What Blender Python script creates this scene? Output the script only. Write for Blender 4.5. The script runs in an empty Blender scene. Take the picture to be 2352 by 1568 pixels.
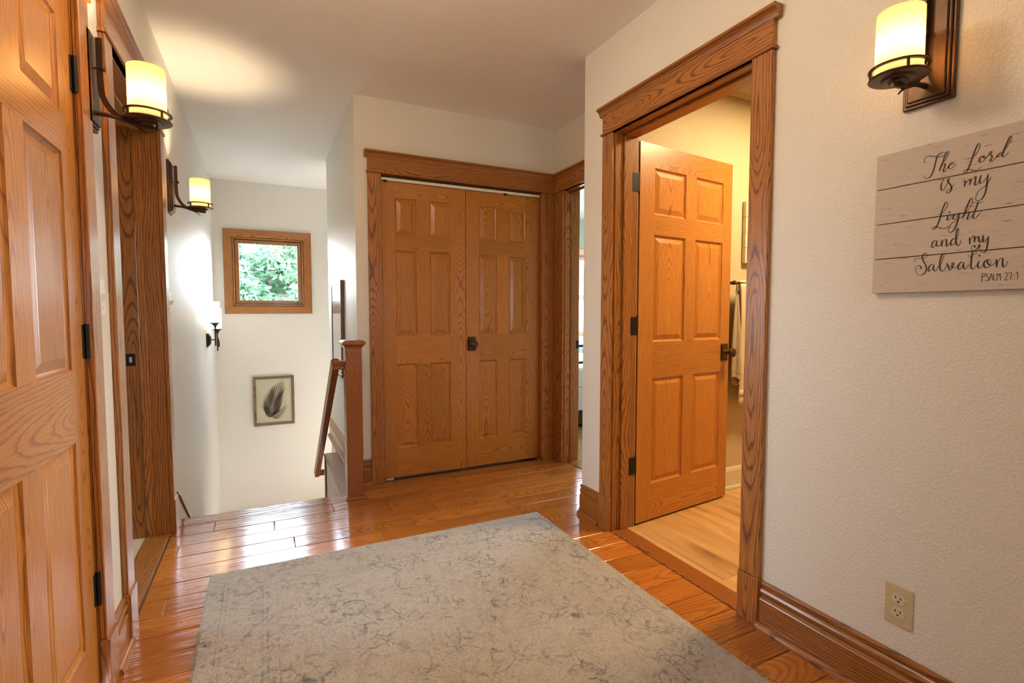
import bpy, bmesh, math, random
from mathutils import Vector, Matrix
random.seed(7)
R = math.radians
scn = bpy.context.scene
COL = scn.collection

# ------------------------------------------------------------------ camera
CAMH = 1.14
cam_d = bpy.data.cameras.new('camera')
cam_d.sensor_fit = 'HORIZONTAL'; cam_d.sensor_width = 36.0
cam_d.lens = 36.0 * 1167.6 / 2352.0
cam_d.clip_start = 0.02; cam_d.clip_end = 200
cam = bpy.data.objects.new('camera', cam_d); COL.objects.link(cam)
cam.location = (0, 0, CAMH)
cam.rotation_euler = (R(90 - 3.219), 0, R(-26.055))
scn.camera = cam

# ------------------------------------------------------------------ world, exposure, sampling aids
w = bpy.data.worlds.new('sky'); scn.world = w; w.use_nodes = True
nt = w.node_tree; nt.nodes.clear()
o_ = nt.nodes.new('ShaderNodeOutputWorld'); bg = nt.nodes.new('ShaderNodeBackground')
tc = nt.nodes.new('ShaderNodeTexCoord'); sp = nt.nodes.new('ShaderNodeSeparateXYZ'); rp = nt.nodes.new('ShaderNodeValToRGB')
mr = nt.nodes.new('ShaderNodeMapRange'); mr.inputs[1].default_value = -1; mr.inputs[2].default_value = 1
nt.links.new(tc.outputs['Generated'], sp.inputs[0]); nt.links.new(sp.outputs['Z'], mr.inputs[0]); nt.links.new(mr.outputs[0], rp.inputs[0])
cr = rp.color_ramp
cr.elements[0].position = 0.485; cr.elements[0].color = (0.38, 0.37, 0.35, 1)
cr.elements[1].position = 0.50; cr.elements[1].color = (0.92, 0.97, 1.0, 1)
e = cr.elements.new(0.70); e.color = (0.66, 0.84, 1.0, 1)
e = cr.elements.new(1.0); e.color = (0.42, 0.66, 1.0, 1)
nt.links.new(rp.outputs[0], bg.inputs[0]); nt.links.new(bg.outputs[0], o_.inputs[0])
bg.inputs[1].default_value = SKY = 14.5
vs = scn.view_settings
scn.display_settings.display_device = 'sRGB'
vs.view_transform = 'Standard'; vs.look = 'None'; vs.gamma = 1.0; vs.use_curve_mapping = False
vs.exposure = 1.26
cy = scn.cycles
cy.use_denoising = True
try: cy.denoiser = 'OPENIMAGEDENOISE'; cy.denoising_input_passes = 'RGB_ALBEDO_NORMAL'
except Exception: pass
cy.max_bounces = 9; cy.diffuse_bounces = 5; cy.glossy_bounces = 4; cy.transparent_max_bounces = 12; cy.transmission_bounces = 6
cy.caustics_reflective = False; cy.caustics_refractive = False
cy.sample_clamp_indirect = 6.0; cy.use_adaptive_sampling = True; cy.adaptive_threshold = 0.015

def lamp(name, kind, loc, power, color, rot=(0, 0, 0), size=0.3, size_y=None, portal=False):
    d = bpy.data.lights.new(name, kind); d.energy = power; d.color = color
    if kind == 'AREA':
        d.size = size
        if size_y: d.shape = 'RECTANGLE'; d.size_y = size_y
        if portal: d.cycles.is_portal = True
    elif kind == 'SUN': d.angle = R(size)
    else: d.shadow_soft_size = size
    o = bpy.data.objects.new(name, d); COL.objects.link(o); o.location = loc; o.rotation_euler = rot
    return o
WARM = (1.0, 0.74, 0.44)
# portals guide the sky through the windows
lamp('portal_stairs', 'AREA', (0.077, 6.24, 1.565), 1, (1, 1, 1), (R(-90), 0, 0), 0.60, 0.60, True)
lamp('portal_bedroom', 'AREA', (4.55, 6.52, 1.40), 1, (1, 1, 1), (R(-90), 0, 0), 0.85, 1.15, True)
lamp('portal_bedroom_side', 'AREA', (5.39, 4.7, 1.35), 1, (1, 1, 1), (0, R(90), 0), 1.7, 1.8, True)
lamp('portal_rear', 'AREA', (0.55, -3.12, 1.40), 1, (1, 1, 1), (R(90), 0, 0), 0.6, 0.6, True)
lamp('portal_landing', 'AREA', (1.92, 5.48, -.3), 1, (1, 1, 1), (0, R(90), 0), 0.9, 0.5, True)
# the bathroom's lamp
lamp('bathroom_lamp', 'AREA', (2.75, 1.48, 2.46), 23.5, (1.0, 0.70, 0.36), (0, 0, 0), 0.34)
# added warm fill light above the frame, brightens closet wall and ceiling
lamp('added_hall_fill', 'POINT', (0.25, 1.50, 2.36), 9.5, (1.0, 0.77, 0.50), size=0.12)
lamp('portal_side', 'AREA', (-2.72, 3.65, 1.35), 1, (1, 1, 1), (0, R(-90), 0), 1.0, 0.8, True)

# ------------------------------------------------------------------ materials
class NT:
    def __init__(s, name):
        s.m = bpy.data.materials.new(name); s.m.use_nodes = True
        s.t = s.m.node_tree; s.t.nodes.clear()
        s.out = s.t.nodes.new('ShaderNodeOutputMaterial')
    def n(s, k, **kw):
        nd = s.t.nodes.new('ShaderNode' + k)
        for a, v in kw.items(): setattr(nd, a, v)
        return nd
    def l(s, a, b): s.t.links.new(a, b)
    def val(s, sock, v):
        if hasattr(v, 'is_linked') or hasattr(v, 'links'): s.l(v, sock)
        else: sock.default_value = v
    def math(s, op, a, b=0.0, c=0.0, clamp=False):
        nd = s.n('Math', operation=op, use_clamp=clamp)
        s.val(nd.inputs[0], a); s.val(nd.inputs[1], b); s.val(nd.inputs[2], c)
        return nd.outputs[0]
    def comb(s, x, y, z=0.0):
        nd = s.n('CombineXYZ'); s.val(nd.inputs[0], x); s.val(nd.inputs[1], y); s.val(nd.inputs[2], z); return nd.outputs[0]
    def noise(s, vec, scale=1.0, detail=2.0, rough=0.5, dist=0.0):
        nd = s.n('TexNoise'); s.l(vec, nd.inputs['Vector']); nd.inputs['Scale'].default_value = scale
        nd.inputs['Detail'].default_value = detail; nd.inputs['Roughness'].default_value = rough; nd.inputs['Distortion'].default_value = dist
        return nd.outputs['Fac']
    def ramp(s, fac, stops, interp='LINEAR'):
        nd = s.n('ValToRGB'); s.l(fac, nd.inputs[0]); c = nd.color_ramp; c.interpolation = interp
        while len(c.elements) > 1: c.elements.remove(c.elements[-1])
        c.elements[0].position = stops[0][0]; c.elements[0].color = col4(stops[0][1])
        for p, k in stops[1:]:
            e = c.elements.new(p); e.color = col4(k)
        return nd.outputs[0]
    def mix(s, f, a, b, blend='MIX'):
        nd = s.n('Mix', data_type='RGBA', blend_type=blend)
        s.val(nd.inputs[0], f)
        for sock, v in ((nd.inputs[6], a), (nd.inputs[7], b)):
            if isinstance(v, tuple): sock.default_value = col4(v)
            else: s.l(v, sock)
        return nd.outputs[2]
    def bump(s, hgt, strength=0.3, dist=0.002, normal=None):
        nd = s.n('Bump'); s.l(hgt, nd.inputs['Height']); nd.inputs['Strength'].default_value = strength; nd.inputs['Distance'].default_value = dist
        if normal: s.l(normal, nd.inputs['Normal'])
        return nd.outputs[0]
    def bsdf(s, color, rough=0.5, metal=0.0, normal=None, coat=0.0, coat_rough=0.1, spec=0.5, sheen=0.0):
        b = s.n('BsdfPrincipled')
        if isinstance(color, tuple): b.inputs['Base Color'].default_value = col4(color)
        else: s.l(color, b.inputs['Base Color'])
        s.val(b.inputs['Roughness'], rough); b.inputs['Metallic'].default_value = metal
        b.inputs['Coat Weight'].default_value = coat; b.inputs['Coat Roughness'].default_value = coat_rough
        b.inputs['Specular IOR Level'].default_value = spec; b.inputs['Sheen Weight'].default_value = sheen
        if normal is not None: s.l(normal, b.inputs['Normal'])
        s.l(b.outputs[0], s.out.inputs[0]); s.b = b
        return s.m
def col4(c): return tuple(c) + (1.0,) if len(c) == 3 else tuple(c)

def uvparts(t):
    uv = t.n('UVMap'); sp = t.n('SeparateXYZ'); t.l(uv.outputs[0], sp.inputs[0])
    return sp.outputs[0], sp.outputs[1]

def oak(name, light, dark, rings=70.0, rough=0.32, tone=0.35, pore=0.45, coat=0.35, coat_rough=0.20, fine=1.0, contrast=1.0, vf=0.85, amp=0.55):
    t = NT(name); u, v = uvparts(t)
    n1 = t.noise(t.comb(0.0, t.math('MULTIPLY', v, vf)), 1.0, 1.5)
    D = t.math('MULTIPLY', t.math('SUBTRACT', n1, 0.47), amp)
    n2 = t.noise(t.comb(t.math('MULTIPLY', u, 22.0), t.math('MULTIPLY', v, 3.2)), 1.0, 3.0, 0.55)
    uw = t.math('ADD', u, t.math('MULTIPLY', t.math('SUBTRACT', n2, 0.5), 0.022))
    d = t.math('SQRT', t.math('ADD', t.math('MULTIPLY', uw, uw), t.math('MULTIPLY', D, D)))
    n3 = t.noise(t.comb(t.math('MULTIPLY', u, 90.0), t.math('MULTIPLY', v, 6.0)), 1.0, 2.0)
    d = t.math('ADD', d, t.math('MULTIPLY', n3, 0.006))
    ring = t.math('FRACT', t.math('MULTIPLY', d, rings))
    mid = tuple(l * .62 + k * .38 for l, k in zip(light, dark))
    nd = tuple(l + (k - l) * contrast for l, k in zip(light, dark))
    c = t.ramp(ring, [(0.0, nd), (0.10, nd), (0.17, mid), (0.34, light), (0.90, light), (1.0, nd)])
    p = t.noise(t.comb(t.math('MULTIPLY', u, 420.0 * fine), t.math('MULTIPLY', v, 9.0)), 1.0, 2.0, 0.6)
    pm = t.ramp(p, [(0.40, (0, 0, 0)), (0.62, (1, 1, 1))])
    c = t.mix(t.math('MULTIPLY', t.math('SUBTRACT', 1.0, pm), pore), c, dark)
    wn = t.n('TexWhiteNoise', noise_dimensions='1D'); t.l(t.math('FLOOR', t.math('DIVIDE', t.math('ADD', v, 50.0), 100.0)), wn.inputs['W'])
    tv = t.math('ADD', 1.0 - tone * .5, t.math('MULTIPLY', wn.outputs[0], tone))
    c = t.mix(1.0, c, t.comb(tv, tv, tv), 'MULTIPLY')
    bh = t.math('ADD', t.math('MULTIPLY', pm, 0.6), t.math('MULTIPLY', ring, 0.3))
    return t.bsdf(c, rough, normal=t.bump(bh, 0.12, 0.001), coat=coat, coat_rough=coat_rough, spec=0.4)

def plain(name, c, rough=0.5, metal=0.0, coat=0.0, spec=0.5, nscale=0, nstr=0.0, var=0.0):
    t = NT(name)
    normal = None; color = c
    if nscale:
        tcn = t.n('TexCoord'); f = t.noise(tcn.outputs['Object'], nscale, 3.0)
        normal = t.bump(f, nstr, 0.002)
        if var:
            color = t.mix(f, tuple(x * (1 - var) for x in c), tuple(min(1, x * (1 + var)) for x in c))
    return t.bsdf(color, rough, metal, normal, coat, spec=spec)

def wallmat(name, c, rough=0.42, scale=130.0, strength=0.5, spec=0.5):
    t = NT(name); tcn = t.n('TexCoord')
    a = t.noise(tcn.outputs['Object'], scale, 2.0, 0.5, 0.6)
    s = t.ramp(a, [(0.42, (0, 0, 0)), (0.62, (1, 1, 1))])
    b = t.noise(tcn.outputs['Object'], 1.3, 2.0)
    col = t.mix(b, tuple(x * .985 for x in c), tuple(min(1, x * 1.01) for x in c))
    return t.bsdf(col, rough, normal=t.bump(s, strength, 0.0016), spec=spec)

M = {}
M['oak_door'] = oak('oak_door', (0.57, 0.232, 0.036), (0.25, 0.078, 0.012), 100, 0.36, 0.22, 0.42, coat=0.45, coat_rough=0.24, contrast=0.75, vf=1.0, amp=0.40)
M['oak_trim'] = oak('oak_trim', (0.46, 0.178, 0.036), (0.125, 0.040, 0.009), 95, 0.32, 0.25, 0.45, vf=0.9, amp=0.34, contrast=0.9)
M['oak_red'] = oak('oak_red', (0.38, 0.125, 0.026), (0.17, 0.050, 0.010), 110, 0.30, 0.2, 0.5)
M['wall'] = wallmat('white_paint', (0.80, 0.775, 0.72))
M['wall_bath'] = wallmat('cream_paint', (0.56, 0.47, 0.31), 0.5)
M['wall_bed'] = wallmat('pale_green_paint', (0.30, 0.42, 0.35), 0.5)
M['ceil'] = wallmat('ceiling_paint', (0.94, 0.92, 0.90), 0.6, 90, 0.12)
M['ceil_white'] = wallmat('white_ceiling_paint', (0.66, 0.69, 0.71), 0.6, 90, 0.10)
M['white_trim'] = plain('white_trim_paint', (0.66, 0.60, 0.46), 0.35)
M['bronze'] = plain('oil_rubbed_bronze', (0.085, 0.048, 0.030), 0.36, 0.75, nscale=60, nstr=0.05, var=0.25)
M['black_metal'] = plain('black_bronze', (0.010, 0.008, 0.007), 0.42, 0.0, spec=0.3)
M['iron'] = plain('dark_iron', (0.045, 0.030, 0.024), 0.42, 0.7)
M['steel'] = plain('zinc_steel', (0.62, 0.60, 0.57), 0.3, 1.0)
M['track'] = plain('white_enamel', (0.90, 0.90, 0.86), 0.3)
M['ivory'] = plain('ivory_plastic', (0.60, 0.50, 0.30), 0.38)
M['ivory_light'] = plain('light_ivory_plastic', (0.66, 0.60, 0.43), 0.35)
M['white_plastic'] = plain('white_plastic', (0.84, 0.83, 0.79), 0.3)
M['slot'] = plain('dark_slot', (0.03, 0.02, 0.012), 0.7)
M['ink'] = plain('dark_brown_ink', (0.030, 0.017, 0.010), 0.6)
M['fernink'] = plain('pressed_fern_brown', (0.060, 0.040, 0.026), 0.7, nscale=40, nstr=0.0, var=0.35)
M['carpet'] = plain('beige_carpet', (0.50, 0.38, 0.24), 0.95, nscale=220, nstr=0.8, var=0.2)
M['gold_plastic'] = plain('brass_pin', (0.75, 0.55, 0.22), 0.3, 1.0)
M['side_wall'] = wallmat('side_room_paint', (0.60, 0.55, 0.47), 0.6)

def floor_mat():
    t = NT('hand_scraped_oak_floor'); u, v = uvparts(t)
    wn = t.n('TexWhiteNoise', noise_dimensions='1D'); t.l(t.math('FLOOR', t.math('DIVIDE', t.math('ADD', v, 50.0), 100.0)), wn.inputs['W'])
    n1 = t.noise(t.comb(0.0, t.math('MULTIPLY', v, 1.1)), 1.0, 1.5)
    D = t.math('MULTIPLY', t.math('SUBTRACT', n1, 0.45), 0.5)
    n2 = t.noise(t.comb(t.math('MULTIPLY', u, 20.0), t.math('MULTIPLY', v, 5.0)), 1.0, 3.0, 0.55)
    uw = t.math('ADD', u, t.math('MULTIPLY', t.math('SUBTRACT', n2, 0.5), 0.03))
    d = t.math('SQRT', t.math('ADD', t.math('MULTIPLY', uw, uw), t.math('MULTIPLY', D, D)))
    ring = t.math('FRACT', t.math('MULTIPLY', d, 75.0))
    c = t.ramp(ring, [(0.0, (0.34, 0.108, 0.017)), (0.3, (0.53, 0.185, 0.030)), (0.7, (0.60, 0.22, 0.038)), (1.0, (0.39, 0.130, 0.021))])
    big = t.noise(t.comb(t.math('MULTIPLY', u, 9.0), t.math('MULTIPLY', v, 2.2)), 1.0, 3.0)
    c = t.mix(t.ramp(big, [(0.35, (0, 0, 0)), (0.7, (0.55, 0.55, 0.55))]), c, (0.32, 0.097, 0.016))
    tv = t.math('ADD', 0.80, t.math('MULTIPLY', wn.outputs[0], 0.40))
    c = t.mix(1.0, c, t.comb(tv, tv, tv), 'MULTIPLY')
    p = t.noise(t.comb(t.math('MULTIPLY', u, 380.0), t.math('MULTIPLY', v, 10.0)), 1.0, 2.0, 0.6)
    scr = t.noise(t.comb(t.math('MULTIPLY', u, 48.0), t.math('MULTIPLY', v, 3.5)), 1.0, 2.0, 0.5)
    dim = t.noise(t.comb(t.math('MULTIPLY', u, 70.0), t.math('MULTIPLY', v, 40.0)), 1.0, 1.0)
    hgt = t.math('ADD', t.math('MULTIPLY', scr, 1.0), t.math('ADD', t.math('MULTIPLY', dim, 0.22), t.math('MULTIPLY', p, 0.05)))
    return t.bsdf(c, 0.20, normal=t.bump(hgt, 0.8, 0.005), coat=0.5, coat_rough=0.12)
M['floor'] = floor_mat()
def bath_floor_mat():
    t = NT('light_knotty_plank_floor'); u, v = uvparts(t)
    wn = t.n('TexWhiteNoise', noise_dimensions='1D'); t.l(t.math('FLOOR', t.math('DIVIDE', t.math('ADD', v, 50.0), 100.0)), wn.inputs['W'])
    big = t.noise(t.comb(t.math('MULTIPLY', u, 9.0), t.math('MULTIPLY', v, 1.6)), 1.0, 4.0, 0.55, 0.8)
    c = t.ramp(big, [(0.32, (0.40, 0.205, 0.070)), (0.5, (0.58, 0.345, 0.135)), (0.68, (0.68, 0.44, 0.19))])
    fine = t.noise(t.comb(t.math('MULTIPLY', u, 160.0), t.math('MULTIPLY', v, 5.0)), 1.0, 2.0)
    c = t.mix(t.math('MULTIPLY', fine, 0.22), c, (0.34, 0.17, 0.06))
    vo = t.n('TexVoronoi', feature='F1'); t.l(t.comb(t.math('MULTIPLY', u, 3.6), t.math('MULTIPLY', v, 1.5)), vo.inputs['Vector']); vo.inputs['Scale'].default_value = 1.0
    nz = t.noise(t.comb(t.math('MULTIPLY', u, 40.0), t.math('MULTIPLY', v, 12.0)), 1.0, 3.0)
    kd = t.math('ADD', vo.outputs['Distance'], t.math('MULTIPLY', t.math('SUBTRACT', nz, 0.5), 0.16))
    c = t.mix(t.ramp(kd, [(0.02, (0.85, 0.85, 0.85)), (0.08, (0.5, 0.5, 0.5)), (0.24, (0, 0, 0))]), c, (0.20, 0.085, 0.028))
    tv = t.math('ADD', 0.86, t.math('MULTIPLY', wn.outputs[0], 0.28)); c = t.mix(1.0, c, t.comb(tv, tv, tv), 'MULTIPLY')
    return t.bsdf(c, 0.42, normal=t.bump(fine, 0.1, 0.001), coat=0.1)
M['floor_bath'] = bath_floor_mat()
M['floor_bed'] = oak('bedroom_plank_floor', (0.40, 0.22, 0.09), (0.22, 0.10, 0.035), 40, 0.3, 0.3, 0.3)

def glass_mat(name, tint=(1, 1, 1), ior=1.45):
    t = NT(name); tr = t.n('BsdfTransparent'); tr.inputs[0].default_value = col4(tint)
    gl = t.n('BsdfGlossy'); gl.inputs['Roughness'].default_value = 0.02
    fr = t.n('Fresnel'); fr.inputs[0].default_value = ior; mx = t.n('MixShader')
    t.l(t.math('MULTIPLY', fr.outputs[0], 0.25), mx.inputs[0]); t.l(tr.outputs[0], mx.inputs[1]); t.l(gl.outputs[0], mx.inputs[2]); t.l(mx.outputs[0], t.out.inputs[0])
    return t.m
M['glass'] = glass_mat('window_glass')

def shade_mat(name, tint, emit, strength):
    t = NT(name)
    tl = t.n('BsdfTranslucent'); tl.inputs[0].default_value = col4(tint)
    df = t.n('BsdfDiffuse'); df.inputs[0].default_value = col4(tuple(x * .75 for x in tint))
    mx = t.n('MixShader'); mx.inputs[0].default_value = 0.35; t.l(tl.outputs[0], mx.inputs[1]); t.l(df.outputs[0], mx.inputs[2])
    em = t.n('Emission'); em.inputs[0].default_value = col4(emit); em.inputs[1].default_value = strength
    ad = t.n('AddShader'); t.l(mx.outputs[0], ad.inputs[0]); t.l(em.outputs[0], ad.inputs[1]); t.l(ad.outputs[0], t.out.inputs[0])
    return t.m
M['shade'] = shade_mat('amber_glass', (0.068, 0.040, 0.018), (1.0, 0.58, 0.18), 0.24)
M['candle_glass'] = shade_mat('white_candle_glass', (0.9, 0.86, 0.7), (1.0, 0.90, 0.66), 1.2)
def emit_mat(name, c, s):
    t = NT(name); em = t.n('Emission'); em.inputs[0].default_value = col4(c); em.inputs[1].default_value = s; t.l(em.outputs[0], t.out.inputs[0]); return t.m
M['bulb'] = emit_mat('lit_bulb', (1.0, 0.76, 0.46), 560.0)
M['candle_bulb'] = emit_mat('lit_candle_bulb', (1.0, 0.82, 0.55), 60.0)

def rug_mat():
    t = NT('distressed_wool_rug'); tcn = t.n('TexCoord'); sp = t.n('SeparateXYZ'); t.l(tcn.outputs['Object'], sp.inputs[0])
    x, y = sp.outputs[0], sp.outputs[1]
    ex = t.math('SUBTRACT', 0.805, t.math('ABSOLUTE', x)); ey = t.math('SUBTRACT', 1.225, t.math('ABSOLUTE', y))
    e = t.math('MINIMUM', ex, ey)
    P = tcn.outputs['Object']
    warp = t.n('TexNoise'); t.l(P, warp.inputs['Vector']); warp.inputs['Scale'].default_value = 9.0; warp.inputs['Detail'].default_value = 2.0
    vm = t.n('VectorMath', operation='MULTIPLY_ADD'); t.l(warp.outputs['Color'], vm.inputs[0]); vm.inputs[1].default_value = (0.10, 0.10, 0.0); t.l(P, vm.inputs[2])
    def scroll(scale, th, wd):
        vo = t.n('TexVoronoi', feature='F1'); t.l(vm.outputs[0], vo.inputs['Vector']); vo.inputs['Scale'].default_value = scale
        f = t.math('ABSOLUTE', t.math('SUBTRACT', t.math('FRACT', t.math('MULTIPLY', vo.outputs['Distance'], 2.6)), th))
        return t.math('SUBTRACT', 1.0, t.math('DIVIDE', f, wd), clamp=True)
    s1 = scroll(9.0, 0.5, 0.16); s2 = scroll(19.0, 0.45, 0.24)
    wear = t.noise(P, 5.0, 6.0, 0.72); wear = t.ramp(wear, [(0.46, (0, 0, 0)), (0.60, (1, 1, 1))])
    wear2 = t.noise(P, 34.0, 4.0, 0.7); wear2 = t.ramp(wear2, [(0.40, (0, 0, 0)), (0.54, (1, 1, 1))])
    pat = t.math('MULTIPLY', t.math('MAXIMUM', s1, t.math('MULTIPLY', s2, 0.8)), wear2)
    pat = t.math('MULTIPLY', pat, t.math('ADD', 0.20, t.math('MULTIPLY', wear, 0.80)))
    def band(c, w_):
        return t.math('SUBTRACT', 1.0, t.math('DIVIDE', t.math('ABSOLUTE', t.math('SUBTRACT', e, c)), w_), clamp=True)
    lines = t.math('ADD', t.math('ADD', band(0.062, 0.006), band(0.078, 0.004)), t.math('ADD', t.math('ADD', band(0.205, 0.006), band(0.222, 0.004)), band(0.255, 0.004)), clamp=True)
    lines = t.math('MULTIPLY', lines, t.math('MULTIPLY', t.math('ADD', 0.10, t.math('MULTIPLY', wear2, 0.75)), t.math('ADD', 0.35, t.math('MULTIPLY', wear, 0.5))))
    base = t.mix(t.noise(P, 3.0, 3.0), (0.405, 0.375, 0.335), (0.53, 0.495, 0.445))
    c = t.mix(t.math('MULTIPLY', pat, 0.95), base, (0.075, 0.085, 0.105))
    c = t.mix(lines, c, (0.12, 0.13, 0.145))
    tan = t.noise(P, 18.0, 4.0, 0.7); c = t.mix(t.ramp(tan, [(0.50, (0, 0, 0)), (0.75, (0.45, 0.45, 0.45))]), c, (0.30, 0.235, 0.155))
    fine = t.noise(P, 420.0, 2.0); spk = t.noise(P, 150.0, 3.0, 0.7); c = t.mix(1.0, c, t.ramp(spk, [(0.34, (0.72, 0.72, 0.73)), (0.62, (1.08, 1.08, 1.08))]), 'MULTIPLY')
    st = t.noise(P, 260.0, 2.0)
    hgt = t.math('ADD', t.math('MULTIPLY', fine, 0.5), t.math('ADD', t.math('MULTIPLY', st, 0.6), t.math('MULTIPLY', pat, -0.5)))
    return t.bsdf(c, 0.95, normal=t.bump(hgt, 0.9, 0.004), spec=0.15, sheen=0.2)
M['rug'] = rug_mat()

def sign_mat(name, base, stain):
    t = NT(name); tcn = t.n('TexCoord'); sp = t.n('SeparateXYZ'); t.l(tcn.outputs['Object'], sp.inputs[0])
    vec = t.comb(t.math('MULTIPLY', sp.outputs[1], 3.0), t.math('MULTIPLY', sp.outputs[2], 34.0))
    g = t.noise(vec, 4.0, 5.0, 0.65)
    c = t.mix(t.ramp(g, [(0.35, (0, 0, 0)), (0.75, (1, 1, 1))]), tuple(x * .90 for x in base), base)
    k = t.noise(t.comb(t.math('MULTIPLY', sp.outputs[1], 22.0), t.math('MULTIPLY', sp.outputs[2], 150.0)), 1.0, 3.0, 0.6)
    c = t.mix(t.ramp(k, [(0.61, (0, 0, 0)), (0.72, (0.75, 0.75, 0.75))]), c, stain)
    return t.bsdf(c, 0.6)
M['sign'] = sign_mat('whitewashed_board', (0.63, 0.545, 0.48), (0.20, 0.12, 0.07))
M['sign_bath'] = sign_mat('cream_board', (0.66, 0.58, 0.42), (0.35, 0.26, 0.15))
M['paper'] = plain('aged_paper', (0.52, 0.50, 0.36), 0.7, nscale=9, nstr=0.0, var=0.10)
M['weathered'] = oak('weathered_frame', (0.27, 0.17, 0.10), (0.12, 0.075, 0.045), 90, 0.6, 0.2, 0.6, coat=0.0)
M['darkframe'] = oak('dark_frame', (0.16, 0.075, 0.035), (0.05, 0.022, 0.010), 90, 0.35, 0.1, 0.4)
def print_mat():
    t = NT('dark_landscape_print'); tcn = t.n('TexCoord'); sp = t.n('SeparateXYZ'); t.l(tcn.outputs['Object'], sp.inputs[0])
    n = t.noise(tcn.outputs['Object'], 14.0, 5.0, 0.6)
    k = t.math('ADD', t.math('MULTIPLY', sp.outputs[2], 1.4), t.math('MULTIPLY', n, 0.5))
    c = t.ramp(k, [(0.05, (0.03, 0.03, 0.032)), (0.30, (0.10, 0.10, 0.11)), (0.42, (0.24, 0.25, 0.28)), (0.9, (0.30, 0.32, 0.36))])
    return t.bsdf(c, 0.25, coat=1.0, coat_rough=0.03)
M['print'] = print_mat()
def cloth(name, c, scale=180, st=0.7):
    return plain(name, c, 0.95, spec=0.1, nscale=scale, nstr=st, var=0.12)
M['towel'] = cloth('beige_terry', (0.60, 0.51, 0.36))
M['towel_dark'] = cloth('taupe_terry', (0.40, 0.33, 0.22))
M['quilt'] = cloth('white_quilt', (0.74, 0.78, 0.76), 60, 0.9)
M['sheet'] = cloth('white_bedskirt', (0.70, 0.78, 0.80), 20, 0.3)
M['pillow'] = cloth('aqua_pillow', (0.42, 0.66, 0.68), 30, 0.3)
M['lamp_white'] = plain('white_ceramic', (0.8, 0.8, 0.76), 0.3)
def leaf_mat():
    t = NT('leaf_green'); oi = t.n('TexCoord'); n = t.noise(oi.outputs['Object'], 1.7, 3.0)
    c = t.mix(n, (0.065, 0.125, 0.070), (0.15, 0.24, 0.14))
    a = t.n('BsdfDiffuse'); t.l(c, a.inputs[0]); b = t.n('BsdfTranslucent'); t.l(c, b.inputs[0]); mx = t.n('MixShader'); mx.inputs[0].default_value = 0.3
    t.l(a.outputs[0], mx.inputs[1]); t.l(b.outputs[0], mx.inputs[2]); t.l(mx.outputs[0], t.out.inputs[0]); return t.m
M['leaf'] = leaf_mat()
M['bark'] = plain('tree_bark', (0.12, 0.085, 0.06), 0.9, nscale=12, nstr=0.6, var=0.3)
M['lawn'] = plain('lawn_grass', (0.17, 0.17, 0.14), 0.95, nscale=8, nstr=0.2, var=0.3)

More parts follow.
